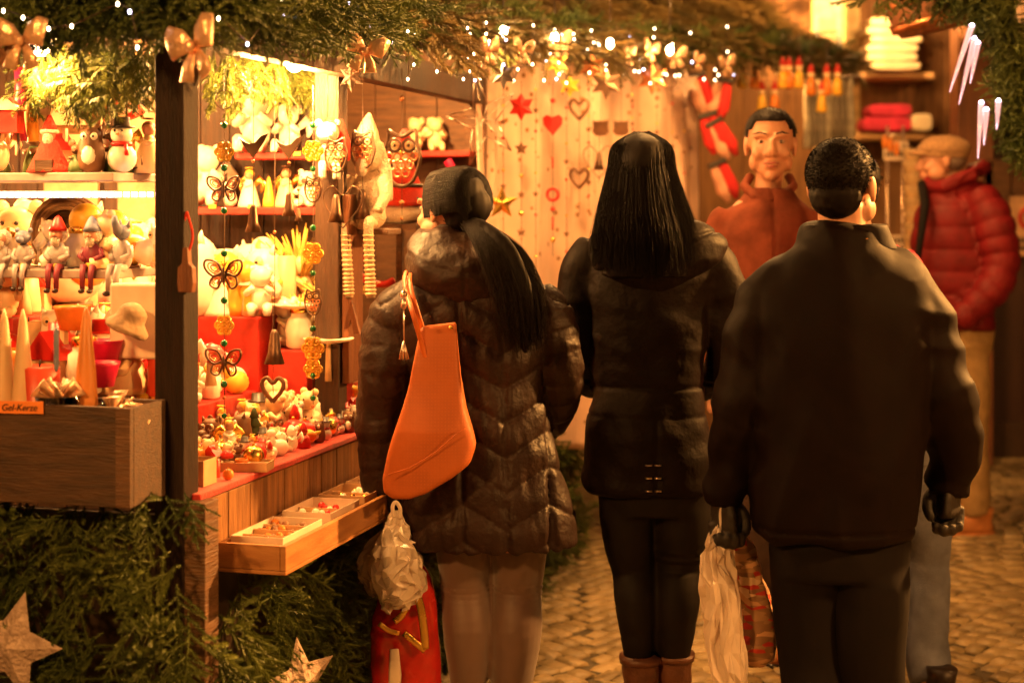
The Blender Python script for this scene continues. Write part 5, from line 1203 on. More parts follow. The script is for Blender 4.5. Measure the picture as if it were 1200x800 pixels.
# left window, behind the crate
row(.12, .44, .12, 1.6, 1.051, 70, .11, .21, [PAIRS[i] for i in (0,1,3,5,7,10,13,16,17,21,24,25)]+[('candle', (wax_w,)), ('candle', (wax_o,)), ('candle', (wax_r,)), ('tealight', (magenta_c,)), ('tealight', (orange_c,)), ('jar', (cream_c, red_c))], 'behind the candle crate', .85)
row(.26, .45, .20, 1.5, ZA, 30, .09, .15, [PAIRS[i] for i in (0,1,4,5,8,10,18,19,25)], 'behind the shelf sitters')
row(.30, .45, .20, 1.5, ZB, 22, .08, .15, [PAIRS[i] for i in (1,9,14,16,23,12)], 'on the upper window shelf')
# wall shelves
def on_s(u, v, s_): return at_s(u, v, s_)
ZS1, ZS2 = at_s(330, 180, 1.34).z, at_s(330, 243, 1.34).z
def shelf_item(u, z, s_, kind, cols, hpx, lab, rz=None, cat='figurine'):
    k = (u-600)/F; Y = (s_+P0.x*SA+P0.y*CA)/(k*SA+CA); p = Vector((k*Y, Y, z+.0005)); fn, c_ = KINDS[kind](cols)
    return kit((kind,)+tuple(c.name for c in cols), fn, p, RS if rz is None else rz, lab, c_, None, hpx*Y/F/.1)
shelf_item(300, ZS1, 1.40, 'cherub', (white_c,), 78, 'largest white cherub seated on the short red upper shelf', -.2)
shelf_item(339, ZS1, 1.40, 'cherub', (white_c,), 58, 'smaller white cherub beside the largest one on the upper shelf', -.35)
shelf_item(243, ZS2, 1.40, 'cherub', (white_c,), 72, 'white cherub seated at the left end of the lower red shelf', -.1)
for u, kd, cl, hp_, lab in ((292, 'angel', (white_c, yellow_c), 46, 'white angel behind the hanging bird chain on the lower red shelf'), (335, 'angel', (cream_c, brown_c), 48, 'cream angel behind the second bird chain on the lower red shelf'), (360, 'teddy', (white_c, brown_c), 44, 'small white bear at the right end of the lower red shelf'), (380, 'owl', (cream_c, white_c), 40, 'cream owl by the second post on the lower red shelf'), (270, 'duck', (white_c,), 30, 'white duck next to the cherub on the lower red shelf'), (315, 'cone', (yellow_c,), 36, 'thin yellow cone between two angels on the lower shelf')): shelf_item(u, ZS2, 1.40, kd, cl, hp_, lab)
ZS3 = at_s(500, 178, 2.36).z
shelf_item(487, ZS3, 2.41, 'cherub', (cream_c,), 40, 'left one of two cream cherubs on the far red shelf', -.5); shelf_item(510, ZS3, 2.41, 'cherub', (cream_c,), 40, 'right one of two cream cherubs on the far red shelf', .2)
for u, v in ((249, 240), (295, 240), (341, 248), (348, 178)):
    p = at_s(u, v+2, 1.335); tag(MB().box(-.012,.012,-.002,.0,-.006,.006).build('price_tag', tag_y, None, p, RS), 'small yellow price tag on the red shelf edge, %s' % {249: 'under the cherub', 295: 'under the white angel', 341: 'under the cream angel', 348: 'beside the smaller cherub'}[u], 'price tag')
# straw sprays and lantern house on the tiers
def spray(c, n=60, seed=0):
    def f(b):
        q = random.Random(seed); b.m(brown_c); b.lathe([(.02,0),(.026,.03),(.02,.05),(.014,.05)], 12); b.m(c)
        for i in range(n):
            a = q.uniform(0, 2*PI); e = q.uniform(.02, .75); l = q.uniform(.09, .16); x, y = math.cos(a)*math.sin(e), math.sin(a)*math.sin(e)
            b.tube([(0,0,.045),(x*l*.5, y*l*.5, .045+l*.55*math.cos(e)),(x*l, y*l, .045+l*.85*math.cos(e))], [.002,.004,.001], 4)
    return f
for k, (s, t, z, sc_, lab) in enumerate(((1.38, .30, 1.1755, 1.5, 'tallest golden straw spray on the right of the high red box'), (1.36, .42, 1.1755, 1.25, 'golden straw spray at the back of the high red box'), (1.36, .17, 1.0805, 1.3, 'golden straw spray on the red box by the second post'), (1.20, .22, 1.0805, .9, 'small golden straw spray behind the second post'), (.75, .82, 1.2155, .8, 'short golden straw spray on the left of the top tier'), (1.75, .2, .8485, 1.3, 'golden straw spray on the far counter by the quilted coat'))):
    kit('spray%d' % (k % 2), single('straw_spray', spray(straw, 70, k % 2)), W(s, t, z), k, lab, 'straw decoration', 'golden straw sprays among the goods', sc_)
def lantern_house():
    t = thing('candle_lantern', '', 'lantern'); MB().lathe([(.04,0),(.045,.005),(.035,.085),(.03,.09)], 6).build('body', cream_c, t); MB().lathe([(.055,.09),(.05,.095),(.012,.125),(0,.13)], 6).build('roof', white_c, t); MB().box(-.012,.012,-.046,-.038,.015,.07).build('opening', yellow_c, t); return t
kit('lh', lantern_house, W(1.09, .32, 1.1755), RS, 'pale hexagonal candle lantern with a white roof on the high red box', 'lantern')
kit('lh', lantern_house, W(.5, .72, 1.2155), RS, 'pale hexagonal candle lantern at the left of the top tier', 'lantern', None, 1.3)
for u, v, Yd, nm in ((345, 358, 4.75, 'round white plate on a stand near the straw sprays'), (385, 398, 4.7, 'small white plate on a stand beside the second post')):
    p = at_Y(u, v, Yd); t = thing('cake_stand', nm, 'plate', p); MB().lathe([(.01,-.012),(.06,-.004),(.075,.004),(.072,.006),(0,0)], 24).build('plate', white_c, t); MB().tube([(0,0,-.004),(0,0,-.12)], [.007,.011], 10).build('stem', cream_c, t)
# cardboard boxes and parcels at the near end of the counter
def carton(w_, d, h, label, p, rz, m=cardboard):
    b = MB(); th = .003
    b.box(-w_/2,w_/2,-d/2,d/2,0,th); b.box(-w_/2,w_/2,-d/2,-d/2+th,th,h); b.box(-w_/2,w_/2,d/2-th,d/2,th,h); b.box(-w_/2,-w_/2+th,-d/2+th,d/2-th,th,h); b.box(w_/2-th,w_/2,-d/2+th,d/2-th,th,h)
    b.box(-w_/2+.006,w_/2-.006,-.004,.004,th,h*.9); return tag(b.build('carton', m, None, p, rz, .001), label, 'box')
carton(.085, .07, .06, 'small brown cardboard box at the near end of the red counter', W(.16, .055, .8485), RS)
carton(.12, .07, .022, 'flat cardboard tray on the near part of the red counter', W(.38, .02, .8485), RS+.15)
goods('jar', (cream_c, orange_c), W(.26, .12, .8485), .09, 'behind the small cardboard box at the counter end')
goods('candle', (wax_r,), W(.26, .045, .8485), .045, 'right beside the small cardboard box'); goods('ball', (orange_c,), W(.23, .0, .8485), .03, 'at the counter edge by the small cardboard box')
row(.1, .34, .10, .26, .8485, 14, .05, .1, [PAIRS[i] for i in (1,5,7,10,18,21,24)], 'behind the cardboard box')
# ---- tray below the counter with little boxes
part('tray', lambda b: (b.box(.02, .19, .13, 2.3, .655, .664), b.box(.176, .19, .13, 2.3, .665, .722), b.box(.02, .175, .13, .143, .665, .722), b.box(.02, .033, .145, 2.3, .665, .722)), MATS.get('tray_wood') or mat('tray_wood', (.30,.12,.035), .5, nscale=9, bump=.2, stretch=(1,1,6), col2=(.42,.19,.06)), bevel=.0015)
def open_box(w_, d, h, n, cols, label, p, rz, m=paper_w, seed=0):
    t = thing('display_box', label, 'box', p, rz); th = .0025; b = MB()
    b.box(-w_/2,w_/2,-d/2,d/2,0,th); b.box(-w_/2,w_/2,-d/2,-d/2+th,th,h); b.box(-w_/2,w_/2,d/2-th,d/2,th,h); b.box(-w_/2,-w_/2+th,-d/2+th,d/2-th,th,h); b.box(w_/2-th,w_/2,-d/2+th,d/2-th,th,h); b.build('carton', m, t)
    q = random.Random(seed)
    for i in range(1, n): y = -d/2+d*i/n; MB().box(-w_/2+th+.001, w_/2-th-.001, y-.0015, y+.0015, th, h*.85).build('divider', cardboard, t)
    for i in range(n*9): 
        c = q.choice(cols); b = MB().at(T(q.uniform(-.38,.38)*w_, q.uniform(-.42,.42)*d, th+.012) @ RZ(q.uniform(0,3)) @ SC(q.uniform(1.1,1.8))); b.ell((0,0,0), (.012,.009,.009), 8, 6); b.ell((.008,0,.012), .006, 7, 5)
        o = b.build('trinket', c, t)
    return t
tb = [(.28, .24, 4, 'white cardboard box with brown dividers at the near end of the tray', (brown_c, orange_c), .105, .062), (.57, .2, 2, 'second white cardboard box in the tray with red and white trinkets', (red_c, white_c), .10, .062), (.80, .18, 2, 'brown box of gold and white trinkets in the tray', (gold_m, white_c), .10, .054), (1.0, .18, 2, 'brown box of silvery trinkets in the middle of the tray', (silver_m, blue_c, white_c), .10, .054), (1.22, .2, 2, 'brown box of straw-yellow trinkets in the tray', (yellow_c, straw), .10, .054), (1.5, .28, 3, 'tall brown box in the tray by the quilted coat', (cream_c, orange_c), .10, .062)]
for k, (s, d, n, lab, cl, t_, zt) in enumerate(tb): open_box(.13, d, .05, n, cl, lab, W(s, -t_, .6655+.018), RS, paper_w if k < 2 else cardboard, k)
# ---- crate of candles at the lower left
CR = STM.inverted() @ at_s(153, 478, -.17); xr = CR.x; zt = CR.z; zb = zt-.215
crate = thing('crate', 'dark wooden crate of gel candles with an orange name card at the left edge', 'crate', W(-.17, -xr, zb), RS)
def crt(b):
    h = zt-zb; b.box(-1.2, 0, 0, .014, 0, h); b.box(-1.2, 0, .146, .16, 0, h); b.box(-.014, 0, .0145, .1455, 0, h-.001); b.box(-1.2, -1.186, .0145, .1455, 0, h-.001); b.box(-1.18, -.0145, .0145, .1455, 0, .012)
b = MB(); crt(b); b.build('box', wood_crate, crate, bevel=.002); MB().box(-.034, .001, -.0035, -.0005, .001, zt-zb-.001).build('corner_strip', wood_mid, crate, bevel=.001)
MB().box(-1.19, -.016, .02, .14, .06, .075).build('false_floor', cardboard, crate)
def text(txt, size, m, parent, M, name='lettering', shear=.25):
    c = bpy.data.curves.new(name, 'FONT'); c.body = txt; c.size = size; c.shear = shear; c.extrude = .0006; c.align_x = 'CENTER'; c.align_y = 'CENTER'
    o = bpy.data.objects.new(name, c); C.objects.link(o); dg = bpy.context.evaluated_depsgraph_get(); me = bpy.data.meshes.new_from_object(o.evaluated_get(dg)); bpy.data.objects.remove(o)
    me.transform(M); me.materials.clear(); me.materials.append(m); q = bpy.data.objects.new(name, me); C.objects.link(q); q.parent = parent; return q
cp = crate.matrix_basis.inverted(); ctr = (T(*crate.location) @ RZ(RS)).inverted() @ at_s(24, 484, -.18)
card = MB().box(-.062, .054, -.002, .0, -.0135, .0135).build('name_card', tag_or, crate, (ctr.x, -.006, zt-zb-.006)); card.rotation_euler = (0, R(-1), 0)
text('Gel-Kerze', .021, ink, card, T(-.004, -.0035, -.001) @ RX(R(90)))
def in_crate(u, depth, kind, cols, h, lab, ry=0, rz=0):
    s = -.17+depth; k = (u-600)/F; Y = (s+P0.x*SA+P0.y*CA)/(k*SA+CA); p = Vector((k*Y, Y, zb+.0755)); fn, c_ = KINDS[kind](cols)
    return kit((kind,)+tuple(c.name for c in cols), fn, p, rz, lab, c_, None, h/.1, None, ry)
in_crate(5, .09, 'spire', (wax_w,), .34, 'pale pointed candle at the very left of the crate'); in_crate(27, .09, 'spire', (wax_w,), .34, 'pale pointed candle beside the leftmost one in the crate')
in_crate(101, .10, 'spire', (wax_o,), .35, 'tall orange pointed candle in the middle of the crate'); in_crate(46, .12, 'candle', (wax_r,), .22, 'red pillar candle behind the gel glass in the crate')
def gel_glass():
    t = thing('gel_candle', '', 'candle'); MB().lathe([(.022,0),(.026,.003),(.030,.06),(.034,.1),(.032,.1),(.028,.06),(.022,.008),(0,.008)], 20).build('glass', glass_m, t)
    MB().lathe([(.0215,.009),(.0275,.06),(.029,.078),(0,.078)], 20).build('gel', gel_m, t); b = MB(); q = random.Random(1)
    for i in range(5): a = i*1.25; b.tube([(0,0,.09),(.026*math.cos(a), .026*math.sin(a), .12),(.036*math.cos(a), .036*math.sin(a), .105),(.012*math.cos(a), .012*math.sin(a), .095)], [.004,.010,.008,.003], 6, flat=.3)
    b.build('foil_wrap', gold_foil, t); return t
for u, dp, sc_, ry, lab in ((21, .05, 1.0, 0, 'gel candle glass with gold foil at the left end of the crate'), (68, .05, 1.45, 0, 'tall gel candle glass wrapped in gold foil in the crate'), (80, .09, 1.15, 0, 'gel candle glass behind the tall foil-wrapped one'), (112, .05, 1.05, .9, 'gel candle glass lying tilted in the crate'), (132, .06, 1.0, 1.05, 'gel candle glass lying tilted by the crate end'), (122, .11, 1.05, .85, 'gel candle glass lying at the back of the crate')):
    s = -.17+dp; k = (u-600)/F; Y = (s+P0.x*SA+P0.y*CA)/(k*SA+CA); kit('gel', gel_glass, Vector((k*Y-(.04 if ry else 0), Y, zb+(.085 if not ry else .135))), 0, lab, 'candle', 'gel candle glasses in the crate', sc_, None, ry)
p = at_s(66, 420, -.12); t = MB().lathe([(.002,-.03),(.006,-.02),(.006,.06),(.003,.068)], 8).build('taper_candle', blue_c, None, p); tag(t, 'thin dark blue taper sticking out of the foil-wrapped glass', 'candle')
# white paper backing with a cloth hat in the left window
def boxthing(name, lab, cat, u0, u1, v0, v1, s_, d, m):
    a = STM.inverted() @ at_s(u0, v1, s_); c = STM.inverted() @ at_s(u1, v0, s_); w_ = c.x-a.x; b = MB(); b.box(0, w_, 0, d, 0, c.z-a.z)
    return tag(b.build(name, m, None, STM @ a, RS, .006), lab, cat)
boxthing('white_carton', 'blank white carton standing behind the cloth hat at the first post', 'box', 128, 190, 333, 420, .14, .08, paper_w)
b = MB(); b.at(RY(R(25))); b.lathe([(.05,0),(.052,.01),(.035,.03),(.03,.05),(.012,.065),(0,.07)], 16); o = shaped(remesh(b, .004, 2), 'cloth_hat', mat('hat_felt', (.36,.24,.15), .9, bump=.4), None, lambda co, nm: .003*fnoise(co, 60, 3)); o.location = at_s(147, 388, .07); tag(o, 'small crumpled beige cloth hat in front of the white carton', 'hat')
for k, (u, v, s_, c_, lab) in enumerate(((118, 438, .03, magenta_c, 'magenta bowl behind the orange pointed candle'), (122, 412, .12, magenta_c, 'upper magenta bowl near the white carton'), (85, 372, .14, orange_c, 'orange bowl among the candles in the left window'))): 
    o = MB().lathe([(.02,-.03),(.03,-.028),(.042,.02),(.045,.028),(.04,.026),(.028,-.02),(0,-.02)], 20).build('bowl', c_, None, at_s(u, v, s_)); tag(o, lab, 'bowl')
# ---- sitting shelf figures with dangling legs
def sitter(body_m, trou_m, kind, hat=None):
    def f():
        t = thing('sitting_figure', '', 'figurine'); b = MB(); b.m(body_m); b.ell((0,.0,.03), (.022,.018,.034)); 
        for s in (1,-1): b.tube([(s*.018,0,.048),(s*.026,-.006,.03),(s*.012,-.02,.022)], [.008,.008,.006], 8)
        b.build('torso', None, t); b = MB()
        if kind == 'gnome': 
            b.m(skin).ell((0,-.004,.078), .017); b.m(fur_w).ell((0,.004,.08), (.023,.019,.023)); b.ell((0,-.014,.064), (.012,.008,.014)); b.m(skin).ell((0,-.021,.078), .005, 6, 5)
        elif kind == 'sheep':
            b.m(blue_c).ell((0,-.004,.078), (.02,.02,.018)); b.ell((0,-.022,.072), (.010,.012,.009)); 
            for s in (1,-1): b.ell((s*.017,0,.096), .007, 8, 6)
        else:
            b.m(blue_c).ell((0,-.002,.078), (.017,.019,.016)); b.tube([(0,-.012,.078),(.006,-.03,.098),(.008,-.034,.112)], [.012,.008,.005], 8)
            for s in (1,-1): b.tube([(s*.010,.004,.088),(s*.013,.006,.105)], [.006,.001], 6)
        b.build('head', None, t)
        if hat: MB().lathe([(.022,.088),(.017,.1),(.008,.118),(.001,.124)], 12).build('pointed_hat', hat, t)
        for s in (1,-1):
            b = MB().m(trou_m).tube([(s*.010,-.006,.004),(s*.011,-.026,.006),(s*.010,-.032,-.012),(s*.010,-.032,-.045)], [.009,.008,.007,.006], 8); b.m(dark_c).ell((s*.010,-.038,-.049), (.007,.012,.006), 8, 6); b.build('leg', None, t)
        return t
    return f
coat_red = mat('wine_paint', (.18,.02,.04), .5); grey_fig = mat('silver_grey_paint', (.34,.30,.30), .45, bump=.3)
for u, hp_, key, fn, lab in ((3, 66, 'sA', sitter(grey_fig, grey_fig, 'gnome', None), 'grey figure cut by the left edge, sitting on the window shelf'), (28, 70, 'sB', sitter(grey_fig, grey_fig, 'sheep'), 'grey sheep figure sitting on the window shelf'), (68, 76, 'sC', sitter(grey_fig, coat_red, 'gnome', red_c), 'bearded gnome in a grey jacket and red hat sitting on the window shelf'), (108, 76, 'sD', sitter(coat_red, coat_red, 'gnome', blue_c), 'bearded gnome in a wine-red jacket sitting on the window shelf'), (144, 84, 'sE', sitter(grey_fig, grey_fig, 'wolf'), 'grey wolf figure with its muzzle raised sitting on the window shelf')):
    k = (u-600)/F; s_ = .235; Y = (s_+P0.x*SA+P0.y*CA)/(k*SA+CA); kit(key, fn, Vector((k*Y, Y, ZA+.001)), -.15 if u < 140 else -.5, lab, 'figurine', None, hp_*Y/F/.15)
for u, nm in ((26, 'sheep'), (65, 'red-hatted gnome'), (103, 'wine-red gnome'), (131, 'wolf')):
    p = at_s(u, 311+(u % 3), .218); tag(MB().lathe([(.0,-.002),(.009,-.001),(.009,.001),(0,.002)], 12).at(Matrix.Identity(4)).build('price_tag', tag_y, None, p, RS), 'yellow price dot on the shelf edge below the '+nm, 'price tag').rotation_euler = (R(90), 0, RS)
# baskets and balls behind them
t = thing('wicker_basket', 'round brown wicker basket lying on its side behind the gnome', 'basket', at_s(78, 272, .42)); b = MB()
for i in range(9): b.torus((0, -.02+i*.008, 0), .094-.006*abs(i-4)**1.2, .006, 28, 6)
b.build('weave', mat('wicker', (.22,.12,.06), .7, bump=.4), t); MB().at(RX(R(90))).lathe([(0,-.045),(.08,-.04),(.085,.01),(0,.012)], 24).build('bottom', wood_mid, t)
for u, v, rad, c_, lab in ((101, 258, 20, yellow_c, 'large yellow ball in front of the basket'), (133, 268, 22, yellow_c, 'large yellow-white ball near the wolf figure'), (96, 292, 17, white_c, 'white ball between the two gnomes'), (172, 295, 16, white_c, 'white ball close to the first post')):
    p = at_s(u, v, .36); o = MB().ell((0,0,0), rad*p.y/F, 20, 14).build('ball', c_, None, p); tag(o, lab, 'ball')
# upper window shelf
def pyramid_santa():
    t = thing('santa_figure', '', 'figurine'); MB().lathe([(.055,0),(.05,.01),(.03,.05),(.018,.075)], 8).build('robe', felt_r, t); b = MB().m(skin).ell((0,-.004,.09), .016); b.m(fur_w).ell((0,-.014,.078), (.013,.010,.016)); b.build('head', None, t)
    MB().lathe([(.02,.096),(.012,.118),(.004,.135)], 10).build('hat', felt_r, t); MB().torus((0,0,.096), .018, .005, 14, 6, 'z').build('fur_brim', fur_w, t); MB().box(-.02,.02,-.052,-.03,.002,.03).build('base', wood_mid, t); return t
def zB(u, s_): k = (u-600)/F; Y = (s_+P0.x*SA+P0.y*CA)/(k*SA+CA); return Vector((k*Y, Y, ZB+.0005))
kit('ps', pyramid_santa, zB(58, .27), 0, 'red-robed bearded figurine with a red hat on the upper window shelf', 'figurine', None, 1.06)
q_ = zB(143, .27); goods('snowman', (red_c, dark_c), q_, .135, 'with the black hat, tallest on the upper window shelf', -.1)
q_ = zB(107, .26); goods('owl', (brown_c, white_c), q_, .115, 'on the upper window shelf between the red-robed figurine and the snowman'); q_ = zB(90, .25); goods('mouse', (brown_c, moss_c), q_, .085, 'on the upper window shelf beside the red-robed figurine')
p = zB(10, .28); t = thing('nesting_box', 'red toy house on thin legs at the left end of the upper shelf', 'ornament', p); MB().box(-.03,.03,-.03,.03,.10,.155).build('house', red_c, t); MB().prism([(-.038,.156),(.038,.156),(0,.19)], -.036, .036).build('roof', cream_c, t)
for x in (-.024,.024): MB().tube([(x,0,.1),(x*1.1,0,0)], .004, 6).build('leg', dark_c, t)
t = thing('santa_hat', 'red and white felt hat hanging on the wall above the snowman', 'hat', at_s(140, 128, .6)); b = MB(); b.tube([(.045,0,-.02),(.03,0,.012),(-.02,0,.012),(-.045,0,-.01),(-.052,0,-.05)], [.026,.03,.024,.012,.006], 10); b.build('felt', felt_r, t); MB().ell((.012,-.004,-.004), (.048,.03,.014), 14, 8).build('fur_band', fur_w, t); MB().tube([(0,.03,0),(0,.5,.02)], .002, 5).build('hook', dark_c, t)
for u, c_, lab in ((40, yellow_c, 'yellow cloth strip hanging at the top left of the window'), (22, magenta_c, 'magenta cloth strip hanging beside the yellow one'), (54, cream_c, 'cream cloth strip hanging right of the yellow one')):
    p = at_s(u, 78, .35); b = MB(); b.tube([(0,0,0),(.006,.006,-.06),(-.004,0,-.12),(.002,0,-.19)], [.012,.018,.016,.02], 8, flat=.35); o = b.build('cloth_strip', c_, None, p); tag(o, lab, 'cloth')
t = thing('box_frame', 'pale wooden frame box behind the red-robed figurine', 'frame', at_s(74, 152, .42)); w_ = .1
for (x0, x1, z0, z1) in ((-w_, w_, -.012, .012), (-w_, w_, .065, .09), (-w_, -w_+.03, .012, .065), (w_-.04, w_, .012, .12)): MB().box(x0, x1, -.012, .012, z0+.0004, z1-.0004).build('slat', wood_pale, t, bevel=.002)
# ---- big plush dolls by the second post
LZ = at_s(440, 268, 1.2).z
part('shelf', lambda b: b.box(-.05, .06, 1.19, 1.31, LZ-.018, LZ), wood_mid); part('bracket', lambda b: b.box(-.058, -.04, 1.171, 1.31, LZ-.06, LZ-.019), wood_mid)
def limbs(t, name, pts, rad, m, n=10): q = crom(pts, 5); return MB().tube(q, [rad[0]+(rad[1]-rad[0])*i/len(q) for i in range(len(q))], n).build(name, m, t)
k = (430-600)/F; Y = (1.215+P0.x*SA+P0.y*CA)/(k*SA+CA); dl = thing('plush_doll', 'tall white hooded doll with long ringed legs sitting beside the second post', 'doll', (k*Y, Y, LZ+.001), RS)
b = MB(); b.ell((0,.01,.09), (.055,.045,.10)); b.ell((0,0,.03), (.06,.05,.04)); shaped(remesh(b, .006, 4), 'body', knit_w, dl, lambda co, nm: .003*fnoise(co, 40, 2))
b = MB(); b.ell((0,.0,.215), (.048,.045,.055)); b.tube([(0,.0,.22),(.0,.006,.29),(.004,.012,.345)], [.046,.032,.006], 16); b.tube([(.03,.01,.25),(.055,.012,.17),(.062,.012,.08)], [.02,.02,.012], 10, flat=.6); shaped(remesh(b, .006, 5), 'hood', knit_w, dl, lambda co, nm: .003*fnoise(co, 30, 2))
MB().ell((0,-.036,.205), (.026,.014,.03), 14, 10).build('face', skin, dl); MB().ell((0,-.047,.18), (.02,.014,.03), 12, 8).build('beard', fur_w, dl)
for s in (1,-1):
    limbs(dl, 'arm', [(s*.045,0,.15),(s*.065,-.02,.10),(s*.05,-.045,.05)], (.02,.015), knit_w); qq = [(s*.028,-.03,.015),(s*.034,-.075,.02),(s*.036,-.085,-.02),(s*.034+.006,-.085,-.12),(s*.034+.01,-.085,-.2)]
    lg = limbs(dl, 'leg', qq, (.016,.013), knit_w)
    for i in range(14): c = crom(qq[2:], 7)[i]; MB().torus((0,0,0), .0135, .004, 12, 5, 'z').build('ring', cream_c, lg, tuple(c))
k = (474-600)/F; Y = (1.6+P0.x*SA+P0.y*CA)/(k*SA+CA); sz = at_Y(474, 262, Y).z
part('shelf', lambda b: b.box(-.10, .03, 1.54, 1.68, sz-.02, sz), wood_mid); part('shelf_pole', lambda b: b.box(-.06, -.04, 1.6, 1.62, .849, sz-.0205), wood_mid)
ds = thing('santa_doll', 'red-coated doll with white fur hem sitting right of the tall white doll', 'doll', (k*Y, Y, sz+.001), RS)
MB().lathe([(.075,.055),(.07,.07),(.05,.13),(.03,.19)], 20).build('coat', felt_r, ds); b = MB(); b.ell((0,0,.032), (.085,.07,.036), 20, 10); shaped(remesh(b, .006, 2), 'fur_hem', fur_w, ds, lambda co, nm: .004*fnoise(co, 60, 2)); MB().ell((0,-.005,.215), (.034,.032,.034)).build('head', skin, ds); MB().lathe([(.04,.225),(.028,.26),(.008,.3)], 14).build('hat', felt_r, ds); MB().torus((0,0,.228), .034, .011, 18, 8, 'z').build('hat_brim', fur_w, ds); MB().ell((0,-.03,.19), (.03,.018,.035)).build('beard', fur_w, ds); MB().torus((0,0,.12), .054, .007, 20, 6, 'z').build('belt', dark_c, ds)
k = (384-600)/F; Y = (1.06+P0.x*SA+P0.y*CA)/(k*SA+CA); z_ = at_Y(384, 196, Y).z; db = thing('plush_bear', 'small white plush bear in a striped red hat hanging in front of the second post', 'doll', (k*Y, Y, z_), RS+.5)
MB().ell((0,0,.03), (.03,.026,.04)).build('body', mat('pink_plush', (.55,.25,.18), .9, bump=.5), db); b = MB(); b.ell((0,-.005,.10), (.033,.03,.031)); b.ell((0,-.034,.09), (.014,.013,.012)); [b.ell((s*.026,0,.126), .012) for s in (1,-1)]; b.build('head', fur_w, db)
MB().tube([(.0,.01,.115),(.03,.015,.12),(.055,.015,.07),(.06,.01,.02)], [.03,.024,.014,.006], 12).build('hat', felt_r, db)
for s in (1,-1): limbs(db, 'leg', [(s*.016,-.01,.01),(s*.02,-.04,.0),(s*.02,-.045,-.035)], (.012,.011), fur_w, 8); limbs(db, 'arm', [(s*.024,0,.055),(s*.036,-.02,.03)], (.010,.009), fur_w, 8)
MB().tube([(0,0,.13),(0,.0,.32)], .0015, 5).build('string', dark_c, db)
for (pts, c_, lab, Yd) in (([(424,300),(420,310),(422,322),(434,331),(450,333),(462,328)], red_c, 'thick red curved candy-like cane below the long-legged doll', 5.1), ([(524,188),(528,194),(531,202),(532,212)], magenta_c, 'short magenta rod standing behind the ponytailed woman', 5.9)):
    o0 = at_Y(pts[0][0], pts[0][1], Yd); o = MB().tube(crom([tuple(at_Y(u, v, Yd)-o0) for u, v in pts], 5), .011 if c_ is red_c else .016, 12).build('candy_cane', c_, None, o0); tag(o, lab, 'cane')
close_groups()
# ------------------------------------------------------------------ hanging filigree, beads, stars, bows, lights
def el_bead(b, z): b.ell((0,0,z), (.0085,.0085,.0085), 10, 8)
def p_flower(c):
    b = MB().m(c)
    for i in range(6): a = i*PI/3; b.torus((.0155*math.cos(a), 0, .0155*math.sin(a)), .0085, .0032, 12, 5); b.ell((.0155*math.cos(a), 0, .0155*math.sin(a)), (.0055,.002,.0055), 7, 5)
    b.ell((0,-.002,0), .005, 8, 6); return b
def p_butterfly():
    b = MB().m(bronze_m)
    for s in (1,-1):
        up = crom([(s*.003,0,.004),(s*.014,0,.022),(s*.034,-.004,.026),(s*.036,-.004,.012),(s*.022,0,-.002),(s*.003,0,.004)], 5); lo = crom([(s*.003,0,.0),(s*.022,0,-.004),(s*.026,-.003,-.018),(s*.014,0,-.024),(s*.006,0,-.012),(s*.003,0,0)], 5)
        b.m(bronze_m); b.tube(up, .0024, 5); b.tube(lo, .0022, 5); b.m(copper_m)
        for k in (.62,.35): b.tube([(s*.012+(x-s*.016)*k+s*.004, y-.001, .012+(z-.012)*k) for x, y, z in up], .0015, 4); b.tube([(s*.014+(x-s*.014)*k, y-.001, -.011+(z+.011)*k) for x, y, z in lo], .0013, 4)
    b.m(bronze_m).tube([(0,-.002,.014),(0,-.003,0),(0,-.002,-.018)], [.002,.0035,.0015], 7); b.tube([(0,0,.014),(.007,0,.026)], .0008, 4); b.tube([(0,0,.014),(-.007,0,.026)], .0008, 4); return b
def p_owl():
    b = MB().m(bronze_m); out = crom([(-.016,0,.032),(-.018,0,.018),(-.022,0,.0),(-.014,0,-.024),(0,0,-.032),(.014,0,-.024),(.022,0,0),(.018,0,.018),(.016,0,.032),(0,0,.025),(-.016,0,.032)], 4); b.tube(out, .0024, 5)
    for s in (1,-1): b.torus((s*.0085,-.001,.015), .007, .0018, 14, 5); b.m(cream_c).ell((s*.0085,0,.015), (.005,.0015,.005), 8, 5); b.m(bronze_m).ell((s*.0085,-.002,.015), .0022, 6, 5)
    b.m(copper_m)
    for rw, n in ((0.002, 4), (-.008, 3), (-.017, 2)):
        for i in range(n): b.torus(((i-(n-1)/2)*.0098,-.001,rw), .0046, .0013, 10, 4)
    b.m(gold_m).ell((0,-.002,.008), (.002,.002,.004), 6, 5); return b
def p_bell(): return MB().m(bronze_m).lathe([(.003,0),(.006,-.006),(.009,-.03),(.014,-.046),(.012,-.046),(.0,-.03)], 12)
def p_bird(): return MB().m(bronze_m).prism([(-.024,.012),(-.016,.006),(-.006,.002),(.004,.004),(.014,.014),(.026,.018),(.018,.004),(.008,-.010),(0,-.022),(-.008,-.012),(-.018,.002)], -.0015, .0015)
def p_heart(c, s=1): return MB().m(c).at(SC(s)).tube(crom([(0,0,-.03),(-.022,0,-.004),(-.026,0,.014),(-.014,0,.024),(0,0,.012),(.014,0,.024),(.026,0,.014),(.022,0,-.004),(0,0,-.03)], 5), .005 if s < 2 else .0008, 6)
